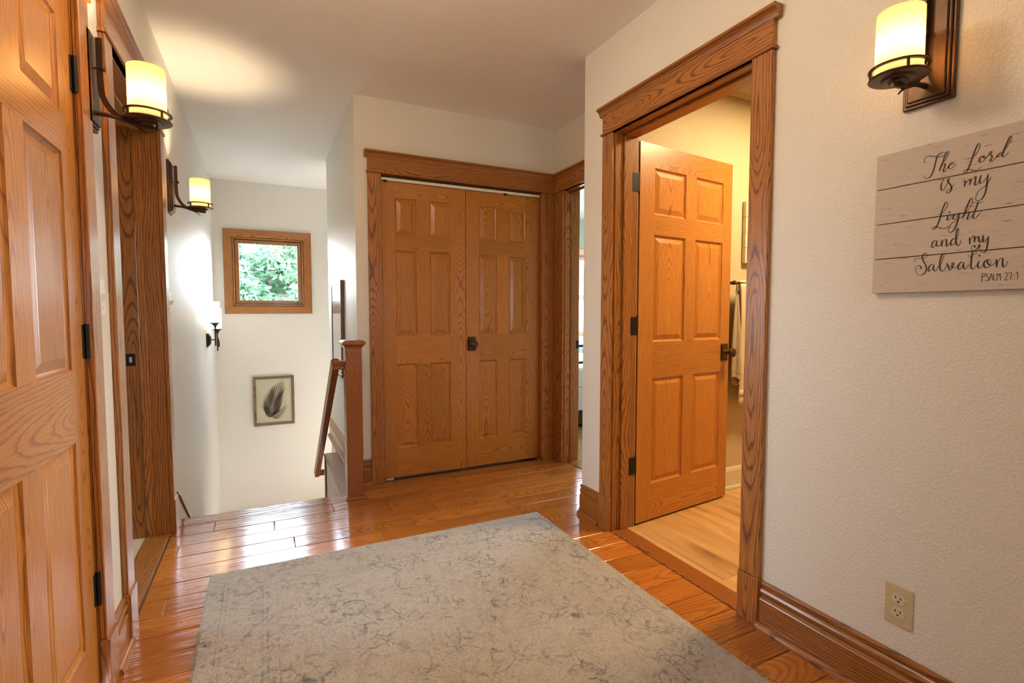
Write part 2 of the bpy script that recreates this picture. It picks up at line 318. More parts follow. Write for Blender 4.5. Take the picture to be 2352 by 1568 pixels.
# ------------------------------------------------------------------ mesh building
AX = {'x': 0, 'y': 1, 'z': 2}
_bid = [0]
def board_offset(spread=0.05):
    _bid[0] += 1
    u = random.uniform(-spread, spread)
    if random.random() < 0.35: u += random.choice((-1, 1)) * random.uniform(.10, .22)
    return u, 100.0 * _bid[0] + random.uniform(-8, 8)
def flat_sawn(): return random.uniform(-.018, .018), board_offset()[1]
def rift_sawn(): return random.uniform(.26, .36), board_offset()[1]
class MB:
    def __init__(s): s.v = []; s.f = []; s.uv = []; s.sm = []
    def face(s, pts, uvs, smooth=False):
        b = len(s.v); s.v += [Vector(p) for p in pts]; s.f.append(list(range(b, b + len(pts)))); s.uv.append(list(uvs)); s.sm.append(smooth)
    def box(s, x0, x1, y0, y1, z0, z1, g='z', off=None, mat=None):
        lo = (min(x0, x1), min(y0, y1), min(z0, z1)); hi = (max(x0, x1), max(y0, y1), max(z0, z1))
        uo, vo = off or board_offset(); gi = AX[g]; c = [(a + b) / 2 for a, b in zip(lo, hi)]
        b = len(s.v)
        for k in range(8):
            p = Vector((hi[0] if k & 1 else lo[0], hi[1] if k & 2 else lo[1], hi[2] if k & 4 else lo[2]))
            s.v.append(mat @ p if mat else p)
        raw = [Vector((hi[0] if k & 1 else lo[0], hi[1] if k & 2 else lo[1], hi[2] if k & 4 else lo[2])) for k in range(8)]
        for q, a in (((0, 4, 6, 2), 0), ((1, 3, 7, 5), 0), ((0, 1, 5, 4), 1), ((2, 6, 7, 3), 1), ((0, 2, 3, 1), 2), ((4, 5, 7, 6), 2)):
            s.f.append([b + i for i in q]); s.sm.append(False)
            oth = [i for i in range(3) if i != a]
            if a == gi: ui, vi = oth
            else: vi = gi; ui = [i for i in oth if i != gi][0]
            s.uv.append([(raw[i][ui] - c[ui] + uo + (0.03 * a), raw[i][vi] - c[vi] + vo) for i in q])
        return s
    def prism(s, prof, O, P, Q, A, a0, a1, smooth=False, off=None, caps=True):
        """extrude a closed 2-D profile (p,q) along A from a0 to a1"""
        O, P, Q, A = Vector(O), Vector(P), Vector(Q), Vector(A); uo, vo = off or board_offset(); n = len(prof)
        L = [0.0]
        for i in range(n): L.append(L[-1] + math.dist(prof[i], prof[(i + 1) % n]))
        pt = lambda i, a: O + P * prof[i % n][0] + Q * prof[i % n][1] + A * a
        flip = (P.cross(Q)).dot(A) * area2(prof) < 0
        for i in range(n):
            pts = [pt(i, a0), pt(i + 1, a0), pt(i + 1, a1), pt(i, a1)]
            uvs = [(L[i] + uo, a0 + vo), (L[i + 1] + uo, a0 + vo), (L[i + 1] + uo, a1 + vo), (L[i] + uo, a1 + vo)]
            if flip: pts.reverse(); uvs.reverse()
            s.face(pts, uvs, smooth)
        if caps:
            for a, rev in ((a0, True), (a1, False)):
                pts = [pt(i, a) for i in range(n)]; uvs = [(p[0] + uo, p[1] + vo) for p in prof]
                if rev != flip: pts.reverse(); uvs.reverse()
                s.face(pts, uvs)
        return s
    def lathe(s, prof, O=(0, 0, 0), A=(0, 0, 1), n=32, smooth=True, closed=False):
        O = Vector(O); A = Vector(A).normalized(); X = A.orthogonal().normalized(); Y = A.cross(X)
        m = len(prof); rng = range(m if closed else m - 1)
        for i in rng:
            r0, h0 = prof[i]; r1, h1 = prof[(i + 1) % m]
            for k in range(n):
                a, b = 2 * math.pi * k / n, 2 * math.pi * (k + 1) / n
                P = lambda r, h_, t: O + A * h_ + (X * math.cos(t) + Y * math.sin(t)) * r
                pts = [P(r0, h0, a), P(r0, h0, b), P(r1, h1, b), P(r1, h1, a)]
                if r0 < 1e-6: pts = [pts[0], pts[2], pts[3]]
                elif r1 < 1e-6: pts = [pts[0], pts[1], pts[2]]
                s.face(pts, [(0, 0)] * len(pts), smooth)
        return s
    def tube(s, path, r, n=10, flat=None, caps=True):
        """tube along a path; r a number or list; flat=(w,t,upvec) makes a rectangular bar"""
        path = [Vector(p) for p in path]; rings = []; N = len(path); up0 = Vector((0, 0, 1)); vacc = board_offset()[1]; dist = 0
        for i, p in enumerate(path):
            t = (path[min(i + 1, N - 1)] - path[max(i - 1, 0)]).normalized()
            up = Vector(flat[2]) if flat else (up0 if abs(t.z) < .95 else Vector((1, 0, 0)))
            sx = t.cross(up).normalized(); sy = sx.cross(t).normalized()
            if i: dist += (p - path[i - 1]).length
            if flat:
                fw = flat[0][i] if isinstance(flat[0], (list, tuple)) else flat[0]
                ft = flat[1]; rings.append(([p + sx * a * fw / 2 + sy * b * ft / 2 for a, b in ((-1, -1), (1, -1), (1, 1), (-1, 1))], dist))
            else:
                rr = r[i] if isinstance(r, (list, tuple)) else r
                rings.append(([p + (sx * math.cos(2 * math.pi * k / n) + sy * math.sin(2 * math.pi * k / n)) * rr for k in range(n)], dist))
        for (r0, d0), (r1, d1) in zip(rings, rings[1:]):
            m = len(r0)
            for k in range(m):
                j = (k + 1) % m; s.face([r0[k], r0[j], r1[j], r1[k]], [(k * .01, d0 + vacc), (j * .01, d0 + vacc), (j * .01, d1 + vacc), (k * .01, d1 + vacc)], not flat)
        if caps:
            s.face(list(reversed(rings[0][0])), [(0, 0)] * len(rings[0][0])); s.face(rings[-1][0], [(0, 0)] * len(rings[0][0]))
        return s
    def sphere(s, c, r, n=16):
        prof = [(r * math.sin(math.pi * i / 10), -r * math.cos(math.pi * i / 10)) for i in range(11)]
        prof[0] = (0, -r); prof[-1] = (0, r)
        return s.lathe(prof, c, (0, 0, 1), n)
    def grid(s, fn, nu, nv, smooth=True, scale=1.0):
        P = [[Vector(fn(i / nu, j / nv)) for j in range(nv + 1)] for i in range(nu + 1)]
        for i in range(nu):
            for j in range(nv):
                s.face([P[i][j], P[i + 1][j], P[i + 1][j + 1], P[i][j + 1]], [(i * scale, j * scale)] * 4, smooth)
        return s
    def build(s, name, mat, parent=None, bevel=0.0, local=False, segs=1, merge=False):
        me = bpy.data.meshes.new(name)
        T = Matrix.Identity(4)
        if parent and not local: T = world_of(parent).inverted()
        me.from_pydata([T @ v for v in s.v], [], s.f)
        uvl = me.uv_layers.new(name='UVMap'); flat = [c for f in s.uv for c in f]
        uvl.data.foreach_set('uv', [x for c in flat for x in c])
        me.polygons.foreach_set('use_smooth', s.sm)
        if merge:
            bm = bmesh.new(); bm.from_mesh(me); bmesh.ops.remove_doubles(bm, verts=bm.verts, dist=1e-5); bm.to_mesh(me); bm.free()
        me.materials.append(M[mat] if isinstance(mat, str) else mat); me.update()
        o = bpy.data.objects.new(name, me); COL.objects.link(o)
        if parent: o.parent = parent
        if bevel:
            md = o.modifiers.new('bevel', 'BEVEL'); md.width = bevel; md.segments = segs; md.limit_method = 'ANGLE'; md.angle_limit = R(40)
        return o
def area2(p): return sum(p[i][0] * p[(i + 1) % len(p)][1] - p[(i + 1) % len(p)][0] * p[i][1] for i in range(len(p)))
def world_of(o):
    m = o.matrix_basis.copy()
    while o.parent: o = o.parent; m = o.matrix_basis @ m
    return m
def tag(o, label=None, cat=None, group=None, kind=None):
    if label: o['label'] = label
    if cat: o['category'] = cat
    if group: o['group'] = group
    if kind: o['kind'] = kind
    return o
def empty(name, loc=(0, 0, 0), rz=0.0):
    o = bpy.data.objects.new(name, None); COL.objects.link(o); o.location = loc; o.rotation_euler = (0, 0, rz); o.empty_display_size = .1
    return o
def thing(name, label, cat, loc=(0, 0, 0), rz=0.0, group=None): return tag(empty(name, loc, rz), label, cat, group)
def struct(name, label, cat, loc=(0, 0, 0), rz=0.0): return tag(empty(name, loc, rz), label, cat, None, 'structure')
def mesh_struct(name, mb, mat, label, cat, bevel=0.0): return tag(mb.build(name, mat, None, bevel), label, cat, None, 'structure')
def smooth_path(pts, n=8):
    P = [Vector(p) for p in pts]; P = [P[0] * 2 - P[1]] + P + [P[-1] * 2 - P[-2]]; out = []
    for i in range(1, len(P) - 2):
        for k in range(n):
            t = k / n; a, b, c, d = P[i - 1], P[i], P[i + 1], P[i + 2]
            out.append(0.5 * ((2 * b) + (c - a) * t + (2 * a - 5 * b + 4 * c - d) * t * t + (3 * b - a - 3 * c + d) * t ** 3))
    return out + [P[-2]]

# ------------------------------------------------------------------ the shell (metres, hall floor at z = 0)
H = 2.523           # ceiling
XL, XR = -0.456, 1.607
YC, YB = 3.404, 6.127
XS, XB = 0.545, 2.03
PL = 2.047          # top of the door openings

D1 = (1.03, 1.836)      # left near door opening (Y)
D2 = (2.185, 3.09)      # left doorway (Y)
# floor of the hall: planks run across the hall
def hall_floor():
    m = MB(); m.box(-0.46, 2.12, -2.85, 3.275, -0.16, -0.0135, 'x'); m.box(.4285, 2.12, 3.275, 3.525, -0.16, -0.0135, 'x')
    rows = []; y = 2.763 - 0.1295 * 44
    while y < 3.40:
        rows.append((y, y + 0.1295)); y += 0.1295
    for (a, b) in rows:
        a, b = max(a, -2.8), min(b, YC - .002)
        if b - a < .01: continue
        segs = [(a, b)]
        if a < 3.275 < b: segs = [(a, 3.275), (3.275, b)]
        for (c, d) in segs:
            x0 = 0.428 if c >= 3.27 else XL + .002
            x1 = 2.118 if d > 2.42 else XR - .002
            x = x0 - random.uniform(0, .7)
            while x < x1:
                L = random.uniform(.55, 1.35); p, q = max(x, x0), min(x + L, x1)
                if q - p > .02:
                    g = .0009; ch = .003; uo, vo = board_offset(.04); zt = random.uniform(-.0006, .0004)
                    P = lambda X, Y, Z: (X, Y, Z)
                    X0, X1, Y0, Y1 = p + g, q - g, c + g, d - g; ym = (c + d) / 2
                    ring0 = [(X0, Y0), (X1, Y0), (X1, Y1), (X0, Y1)]; ring1 = [(X0 + ch, Y0 + ch), (X1 - ch, Y0 + ch), (X1 - ch, Y1 - ch), (X0 + ch, Y1 - ch)]
                    uvf = lambda X, Y: (Y - ym + uo, X - p + vo)
                    m.face([(X, Y, zt) for X, Y in ring1], [uvf(*t) for t in ring1])
                    for i in range(4):
                        j = (i + 1) % 4; bot = zt - .0022
                        m.face([(*ring0[i], bot), (*ring0[j], bot), (*ring1[j], zt), (*ring1[i], zt)], [uvf(*ring0[i]), uvf(*ring0[j]), uvf(*ring1[j]), uvf(*ring1[i])])
                        m.face([(*ring0[i], -.0134), (*ring0[j], -.0134), (*ring0[j], bot), (*ring0[i], bot)], [uvf(*ring0[i]), uvf(*ring0[j]), uvf(*ring0[j]), uvf(*ring0[i])])
                x += L
    return mesh_struct('floor', m, 'floor', 'glossy hand-scraped reddish oak plank floor of the upstairs hall', 'floor')
hall_floor()
def plank_floor(name, x0, x1, y0, y1, wid, axis, mat, label, z=-.002):
    m = MB(); m.box(x0, x1, y0, y1, z - .15, z - .012, axis)
    a, b = (x0, x1) if axis == 'y' else (y0, y1); c, d = (y0, y1) if axis == 'y' else (x0, x1)
    p = a
    while p < b - .01:
        q = min(p + wid, b); s_ = c - random.uniform(0, 1.0)
        while s_ < d:
            L = random.uniform(1.0, 1.9); s0, s1 = max(s_, c), min(s_ + L, d)
            if s1 - s0 > .01:
                if axis == 'y': m.box(p + .0006, q - .0006, s0 + .0006, s1 - .0006, z - .012, z, 'y')
                else: m.box(s0 + .0006, s1 - .0006, p + .0006, q - .0006, z - .012, z, 'x')
            s_ += L
        p = q
    return mesh_struct(name, m, mat, label, 'floor')
plank_floor('floor_bathroom', 1.705, 3.9, -.2, 2.31, .19, 'y', 'floor_bath', 'light knotty plank floor inside the bathroom')
plank_floor('floor_bedroom', 2.122, 5.25, 2.385, 6.38, .13, 'x', 'floor_bed', 'plank floor of the bedroom seen past the far door jamb')
m = MB(); m.box(-2.6, -.563, 1.3, 4.4, -.15, .004); m.box(-.563, -.4605, D2[0], D2[1], -.15, -.001); mesh_struct('floor_carpet', m, 'carpet', 'beige carpet inside the doorway in the left wall', 'floor')

# ceilings
m = MB(); m.box(-.62, 2.17, -2.95, 3.52, H, H + .12); m.box(-.62, 1.9, 3.52, YB + .13, H, H + .12)
mesh_struct('ceiling', m, 'ceil', 'smooth painted ceiling over the hall and the stairwell', 'ceiling')
m = MB(); m.box(1.75, 4.0, -.3, 2.31, H - .001, H + .12); mesh_struct('ceiling_bathroom', m, 'wall_bath', 'cream ceiling of the bathroom above the open door', 'ceiling')
m = MB(); m.box(2.17, 5.35, 2.38, 6.5, H - .001, H + .12); mesh_struct('ceiling_bedroom', m, 'ceil_white', 'white ceiling of the bedroom', 'ceiling')
m = MB(); m.box(-2.7, -.62, 1.2, 4.5, H, H + .1); mesh_struct('ceiling_side', m, 'ceil_white', 'ceiling of the dim room behind the left doorway', 'ceiling')

# walls
D1 = (1.03, 1.836)      # left near door opening (Y)
D2 = (2.185, 3.09)      # left doorway (Y)
BD = (1.298, 2.112)     # bathroom doorway (Y)
CD = (0.706, 1.913)     # closet doorway (X)
SD = (2.47, 3.262)      # bedroom doorway (Y)
m = MB(); a, b = -.62, XL
m.box(a, b, -2.8, D1[0], -.15, H); m.box(a, b, D1[1], D2[0], -.15, H); m.box(a, b, D2[1], YB, -2.0, H)
m.box(a, b, D1[0], D1[1], PL, H); m.box(a, b, D2[0], D2[1], PL, H); m.box(a, -.535, D1[0], D1[1], -.15, PL)  # last box: unseen backing added behind the near door to stop sky leaks
mesh_struct('wall_left', m, 'wall', 'white textured left wall with two doorways and running down beside the stairs', 'wall')
m = MB(); a, b = XR, 1.75
m.box(a, b, -2.8, BD[0], -.15, H); m.box(a, b, BD[1], 2.38, -.15, H); m.box(a, b, BD[0], BD[1], PL, H); m.box(b, XB, 2.345, 2.38, -.15, H)
mesh_struct('wall_right', m, 'wall', 'white textured right wall holding the bathroom doorway and the sconce', 'wall')
m = MB(); m.box(XS, CD[0], YC, 3.52, -.15, H); m.box(CD[1], 2.17, YC, 3.52, -.15, H); m.box(CD[0], CD[1], YC, 3.52, PL, H)
mesh_struct('wall_closet', m, 'wall', 'white wall around the double closet doors facing the camera', 'wall')
m = MB(); m.box(XS, .66, 3.52, 4.95, -2.0, H); m.box(.43, XS, 3.275, 4.33, -2.0, -.021)
mesh_struct('wall_stairs', m, 'wall', 'white stairwell wall behind the newel post', 'wall')
W1 = (-.273, .411, 1.218, 1.934)
def wall_with_hole(m, y0, y1, x0, x1, z0, z1, hx0, hx1, hz0, hz1):
    m.box(x0, hx0, y0, y1, z0, z1); m.box(hx1, x1, y0, y1, z0, z1); m.box(hx0, hx1, y0, y1, z0, hz0); m.box(hx0, hx1, y0, y1, hz1, z1)
m = MB(); wall_with_hole(m, YB, YB + .13, -.62, 1.9, -2.0, H, *W1)
mesh_struct('wall_back', m, 'wall', 'white wall at the far end of the stairwell with the small square window', 'wall')
m = MB(); m.box(1.78, 1.9, 3.52, 5.2, -2.0, H); m.box(1.78, 1.9, 5.75, YB, -2.0, H); m.box(1.78, 1.9, 5.2, 5.75, -2.0, -.8); m.box(1.78, 1.9, 5.2, 5.75, .2, H); m.box(.66, 1.9, 3.53, 3.6, -2.0, -.15); mesh_struct('wall_landing', m, 'wall', 'white wall closing the stair landing on the right', 'wall')
m = MB(); m.box(XB, 2.15, 2.38, SD[0], -.15, H); m.box(XB, 2.15, SD[1], YC, -.15, H); m.box(XB, 2.15, SD[0], SD[1], PL, H)
mesh_struct('wall_bedroom_hall', m, 'wall', 'short white wall with the bedroom doorway beside the closet', 'wall')
m = MB(); m.box(2.05, 2.17, 3.52, 6.38, -.15, H); wall_with_hole(m, 6.38, 6.50, 2.05, 5.37, -.15, H, 4.10, 4.95, .80, 1.99)
m.box(5.25, 5.37, 2.38, 3.8, -.15, H); m.box(5.25, 5.37, 5.6, 6.38, -.15, H); m.box(5.25, 5.37, 3.8, 5.6, -.15, .5); m.box(5.25, 5.37, 3.8, 5.6, 2.2, H); m.box(4.02, 5.37, 2.31, 2.38, -.15, H)
mesh_struct('wall_bedroom', m, 'wall_bed', 'pale green bedroom walls seen through the narrow gap', 'wall')
m = MB(); m.box(1.75, 4.02, 2.31, 2.344, -.15, H); m.box(3.9, 4.02, -.32, 2.31, -.15, H); m.box(1.75, 4.02, -.32, -.2, -.15, H)
m.box(1.751, 1.76, -.2, BD[0], -.002, H); m.box(1.751, 1.76, BD[1], 2.31, -.002, H); m.box(1.751, 1.76, BD[0], BD[1], PL, H)
mesh_struct('wall_bathroom', m, 'wall_bath', 'cream bathroom walls lit by a warm lamp', 'wall')
m = MB(); wall_with_hole(m, -2.95, -2.80, -.62, 1.75, -.15, H, .25, .85, 1.1, 1.7)
mesh_struct('wall_rear', m, 'wall', 'white wall with an added daylight window at the hall end behind the camera', 'wall')
m = MB(); m.box(-2.7, -2.6, 1.2, 3.2, -.15, H); m.box(-2.7, -2.6, 4.1, 4.5, -.15, H); m.box(-2.7, -2.6, 3.2, 4.1, -.15, .8); m.box(-2.7, -2.6, 3.2, 4.1, 1.85, H); m.box(-2.6, -.62, 1.2, 1.3, -.15, H); m.box(-2.6, -.62, 4.4, 4.5, -.15, H)
m.box(-.65, -.621, 1.3, D2[0], 0, H); m.box(-.65, -.621, D2[1], 4.4, 0, H); m.box(-.65, -.621, D2[0], D2[1], PL, H)
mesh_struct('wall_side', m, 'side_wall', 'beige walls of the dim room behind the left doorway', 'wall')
m = MB(); m.box(.70, 1.92, 4.05, 4.12, 0, H); m.box(.661, .70, 3.52, 4.05, 0, H); m.box(1.92, 2.04, 3.52, 4.05, 0, H); m.box(.70, 1.92, 3.52, 4.05, -.15, -.001)
mesh_struct('wall_closet_inside', m, 'wall', 'white inside of the closet behind the double doors', 'wall')

# stairs going down (below the nosing)
m = MB()
for i in range(6):
    m.box(XL + .002, .428, 3.275 + .262 * i, 3.275 + .262 * (i + 1) + .02, -.187 * (i + 1) - .03, -.187 * (i + 1), 'x')
    m.box(XL + .002, .428, 3.275 + .262 * i, 3.295 + .262 * i, -.187 * (i + 1), -.187 * i - .03, 'x')
m.box(XL + .002, 1.78, 4.86, YB - .002, -1.34, -1.31, 'x')
mesh_struct('floor_stairs', m, 'oak_trim', 'oak steps going down to the landing behind the floor edge', 'stairs')

# ------------------------------------------------------------------ trim profiles
BASE = [(0, 0), (.017, 0), (.017, .105), (.015, .110), (.010, .116), (.010, .122), (.0145, .129), (.0155, .137), (.0125, .144), (.0085, .148), (.0085, .153), (.0120, .158), (.0120, .166), (.009, .171), (0, .171)]
SHOE = [(.017, 0), (.034, 0), (.034, .008), (.0325, .015), (.029, .020), (.024, .023), (.017, .024)]
CROWN = [(0, 0), (.020, 0), (.022, .004), (.024, .009), (.026, .016), (.032, .024), (.040, .029), (.044, .030), (.044, .040), (.041, .043), (0, .043)]
BEAD = [(0, 0), (.024, 0), (.0265, .004), (.0265, .008), (.024, .012), (0, .012)]
def baseboard(m, O, P, A, a0, a1):
    m.prism(BASE, O, P, (0, 0, 1), A, a0, a1, False); m.prism(SHOE, O, P, (0, 0, 1), A, a0, a1, True)
def casing(root, plane, n, along, a0, a1, wid=.083, top=PL - .004, tk=.019, sides=(1, 1), plinth=.176, jamb=None, over=.020, far_crown=True, mat='oak_trim'):
    """oak casing round an opening; plane = wall surface coordinate on axis of n, along = 'x'|'y' run axis; a0,a1 opening edges"""
    nx = Vector(n); al = Vector((1, 0, 0)) if along == 'x' else Vector((0, 1, 0))
    base = nx * plane * (1 if sum(n) > 0 else -1)
    def bx(m, p0, p1, d0, d1, z0, z1, g):
        A_ = base + al * p0 + nx * d0; B_ = base + al * p1 + nx * d1
        m.box(A_.x, B_.x, A_.y, B_.y, z0, z1, g, flat_sawn())
    wids = wid if isinstance(wid, tuple) else (wid, wid)
    for k, (e, sgn) in enumerate(((a0, -1), (a1, 1))):
        if not sides[k]: continue
        wid = wids[k]
        m = MB(); bx(m, e - sgn * .004, e + sgn * wid, 0, tk, plinth, top, 'z'); m.build('casing', mat, root, .0025)
        m = MB(); bx(m, e - sgn * .006, e + sgn * (wid + .003), 0, tk + .006, 0, plinth, 'z'); m.build('plinth_block', mat, root, .002)
    lo = a0 - wids[0]; hi = a1 + wids[1]
    m = MB(); bx(m, lo, hi, 0, tk, top, top + .101, along)
    m.prism(BEAD, base + Vector((0, 0, top)), nx, (0, 0, 1), al, lo - (.007 if sides[0] else 0), hi + (.007 if sides[1] else 0), True, rift_sawn()); m.build('head_casing', mat, root, .001)
    m = MB(); m.prism(CROWN, base + Vector((0, 0, top + .098)), nx, (0, 0, 1), al, lo - (over if sides[0] else 0), hi + (over if sides[1] else 0), False, rift_sawn()); m.build('crown_moulding', mat, root, .001)
def jamb(root, d0, d1, along, a0, a1, stop, thick=.02, top=PL, mat='oak_trim', zb=0.0):
    """lining of an opening: d0..d1 is the wall depth range on the other axis; boards sit just inside the opening edges"""
    def bx(m, p0, p1, q0, q1, z0, z1, g):
        if along == 'x': m.box(p0, p1, q0, q1, z0, z1, g, flat_sawn())
        else: m.box(q0, q1, p0, p1, z0, z1, g, flat_sawn())
    for e, s_ in ((a0, 1), (a1, -1)):
        m = MB(); bx(m, e, e + s_ * thick * .5, d0, d1, zb, top, 'z'); m.build('jamb', mat, root, .001)
        m = MB(); bx(m, e + s_ * thick * .5, e + s_ * (thick * .5 + .011), stop[0], stop[1], zb, top, 'z'); m.build('door_stop', mat, root, .003)
    m = MB(); bx(m, a0, a1, d0, d1, top - thick * .5, top, along); m.build('head_jamb', mat, root, .001)
    m = MB(); bx(m, a0 + .01, a1 - .01, stop[0], stop[1], top - thick * .5 - .011, top - thick * .5, along); m.build('door_stop', mat, root, .003)

# trims round the openings
t1 = struct('trim_1', 'oak casing round the near left door', 'door casing', (XL, 1.43, 0)); casing(t1, XL, (1, 0, 0), 'y', D1[0], D1[1])
jamb(t1, -.53, XL, 'y', D1[0], D1[1], (-.528, -.50), .006)
t2 = struct('trim_2', 'oak casing and deep jamb of the open doorway in the left wall', 'door casing', (XL, 2.64, 0)); casing(t2, XL, (1, 0, 0), 'y', D2[0], D2[1], .088)
jamb(t2, -.627, XL, 'y', D2[0], D2[1], (-.556, -.520), .02)
m = MB(); m.box(-.613, -.575, D2[1] - .0125, D2[1] - .010, .878, .938); sp_ = m.build('strike_plate', 'black_metal', t2, .001)
m = MB(); m.box(-.600, -.588, D2[1] - .0128, D2[1] - .0122, .895, .922); m.build('strike_hole', 'steel', sp_)
m = MB(); m.box(-.566, XL - .001, D2[0] + .01, D2[1] - .01, 0, .006, 'y'); m.build('threshold', 'oak_trim', t2, .003)
t3 = struct('trim_3', 'oak casing round the double closet doors', 'door casing', (1.31, YC, 0)); casing(t3, YC, (0, -1, 0), 'x', CD[0], CD[1], (.083, .098))
jamb(t3, YC, 3.52, 'x', CD[0], CD[1], (3.475, 3.49), .008)
t4 = struct('trim_4', 'oak casing and jambs of the bathroom doorway in the right wall', 'door casing', (XR, 1.7, 0)); casing(t4, XR, (-1, 0, 0), 'y', BD[0], BD[1], .080)
jamb(t4, XR, 1.75, 'y', BD[0], BD[1], (1.655, 1.706), .02)
m = MB(); m.box(XR - .005, 1.702, BD[0] + .01, BD[1] - .01, -.001, .005, 'y'); m.build('threshold', 'oak_red', t4, .003)
m = MB(); m.box(1.702, 1.735, BD[0] + .01, BD[1] - .01, -.002, .0035, 'y'); m.build('threshold_strip', 'floor_bath', t4, .002)
t5 = struct('trim_5', 'dark oak casing and jamb of the bedroom doorway in the corner beside the closet', 'door casing', (XB, 2.87, 0)); casing(t5, XB, (-1, 0, 0), 'y', SD[0], SD[1], .120, sides=(1, 1), over=-.002)
jamb(t5, XB, 2.158, 'y', SD[0], SD[1], (2.078, 2.112), .02)
m = MB(); m.box(2.130, 2.157, SD[1] - .0125, SD[1] - .010, .87, .93); m.build('strike_plate', 'black_metal', t5, .001)
m = MB(); m.prism([(0, 0), (.10, 0), (.095, .006), (.05, .011), (.005, .006)], (2.06, 0, -.001), (1, 0, 0), (0, 0, 1), (0, 1, 0), SD[0] + .01, SD[1] - .01, True); m.build('threshold', 'oak_trim', t5)

# baseboards
def bstruct(name, runs, label, mat='oak_trim'):
    m = MB()
    for O, P, A, a0, a1 in runs: baseboard(m, O, P, A, a0, a1)
    return mesh_struct(name, m, mat, label, 'baseboard')
bstruct('baseboard_left', [((XL, 0, 0), (1, 0, 0), (0, 1, 0), D1[1] + .086, D2[0] - .092), ((XL, 0, 0), (1, 0, 0), (0, 1, 0), -2.8, D1[0] - .086)], 'moulded oak baseboard on the left wall between the two doorways')
bstruct('baseboard_right', [((XR, 0, 0), (-1, 0, 0), (0, 1, 0), -2.8, BD[0] - .083), ((XR, 0, 0), (-1, 0, 0), (0, 1, 0), BD[1] + .083, 2.38), ((0, 2.38, 0), (0, 1, 0), (1, 0, 0), XR, XB)], 'moulded oak baseboard along the right wall and round its corner')
m = MB()
prof = [(p, q) for p, q in BASE]
bstruct('baseboard_closet', [((0, YC, 0), (0, -1, 0), (1, 0, 0), XS, CD[0] - .086)], 'short oak baseboard between newel post and closet casing')
bstruct('baseboard_stairs', [((XS, 0, 0), (-1, 0, 0), (0, 1, 0), YC - .0, 4.95)], 'oak baseboard on the ledge behind the newel post')
m = MB(); m.prism([(0, 0), (.014, 0), (.014, .115), (.010, .125), (.006, .135), (0, .138)], (0, 2.31, 0), (0, -1, 0), (0, 0, 1), (1, 0, 0), 1.762, 3.9); m.prism([(.014, 0), (.028, 0), (.026, .014), (.014, .018)], (0, 2.31, 0), (0, -1, 0), (0, 0, 1), (1, 0, 0), 1.762, 3.9)
mesh_struct('baseboard_bathroom', m, 'white_trim', 'tall cream painted baseboard on the bathroom wall', 'baseboard')
m = MB(); m.prism([(0, 0), (.006, -.04), (.02, -.046), (.026, -.012), (.045, 0)], (0, 2.31, H - .002), (0, -1, 0), (0, 0, 1), (1, 0, 0), 1.762, 3.9)
mesh_struct('trim_6', m, 'wall_bath', 'slim cream crown moulding at the top of the bathroom wall', 'crown moulding')
# stair trims: nosing, ledge cap, skirt boards
m = MB(); m.prism([(0, 0), (0, -.013), (.095, -.013), (.105, -.010), (.109, -.004), (.105, .0005), (.10, .001), (0, .001)], (0, 3.175, 0), (0, 1, 0), (0, 0, 1), (1, 0, 0), XL + .001, .428, True)
mesh_struct('trim_7', m, 'floor', 'rounded oak nosing at the edge of the stair opening', 'stair nosing')
m = MB(); m.prism([(0, 0), (.125, 0), (.131, -.006), (.131, -.014), (.125, -.020), (0, -.020)], (XS, 0, 0.0), (-1, 0, 0), (0, 0, 1), (0, 1, 0), 3.277, 4.33, True)
mesh_struct('trim_8', m, 'oak_trim', 'oak cap on the low ledge wall beside the stairs', 'ledge cap')
m = MB(); m.box(.418, .432, 4.290, 4.345, -1.3, -.021, 'z'); mesh_struct('trim_9', m, 'oak_trim', 'thin upright oak strip at the far end of the ledge wall', 'trim strip', .002)
SL = -.187 / .262
m = MB(); a, b = (3.275, .172), (4.9, .172 + SL * 1.6)
m.prism([(3.215, .165), (3.275, .135), (4.85, .135 + SL * 1.575), (4.85, -.15 + SL * 1.575), (3.275, -.15), (3.215, -.02)], (XL, 0, 0), (0, 1, 0), (0, 0, 1), (1, 0, 0), 0, .014)
m.prism([(3.215, .178), (3.275, .148), (4.85, .148 + SL * 1.575), (4.85, .135 + SL * 1.575), (3.275, .135), (3.215, .165)], (XL, 0, 0), (0, 1, 0), (0, 0, 1), (1, 0, 0), 0, .022)
mesh_struct('trim_10', m, 'oak_trim', 'oak skirt board sloping down the left wall from the doorway casing', 'stair skirt')

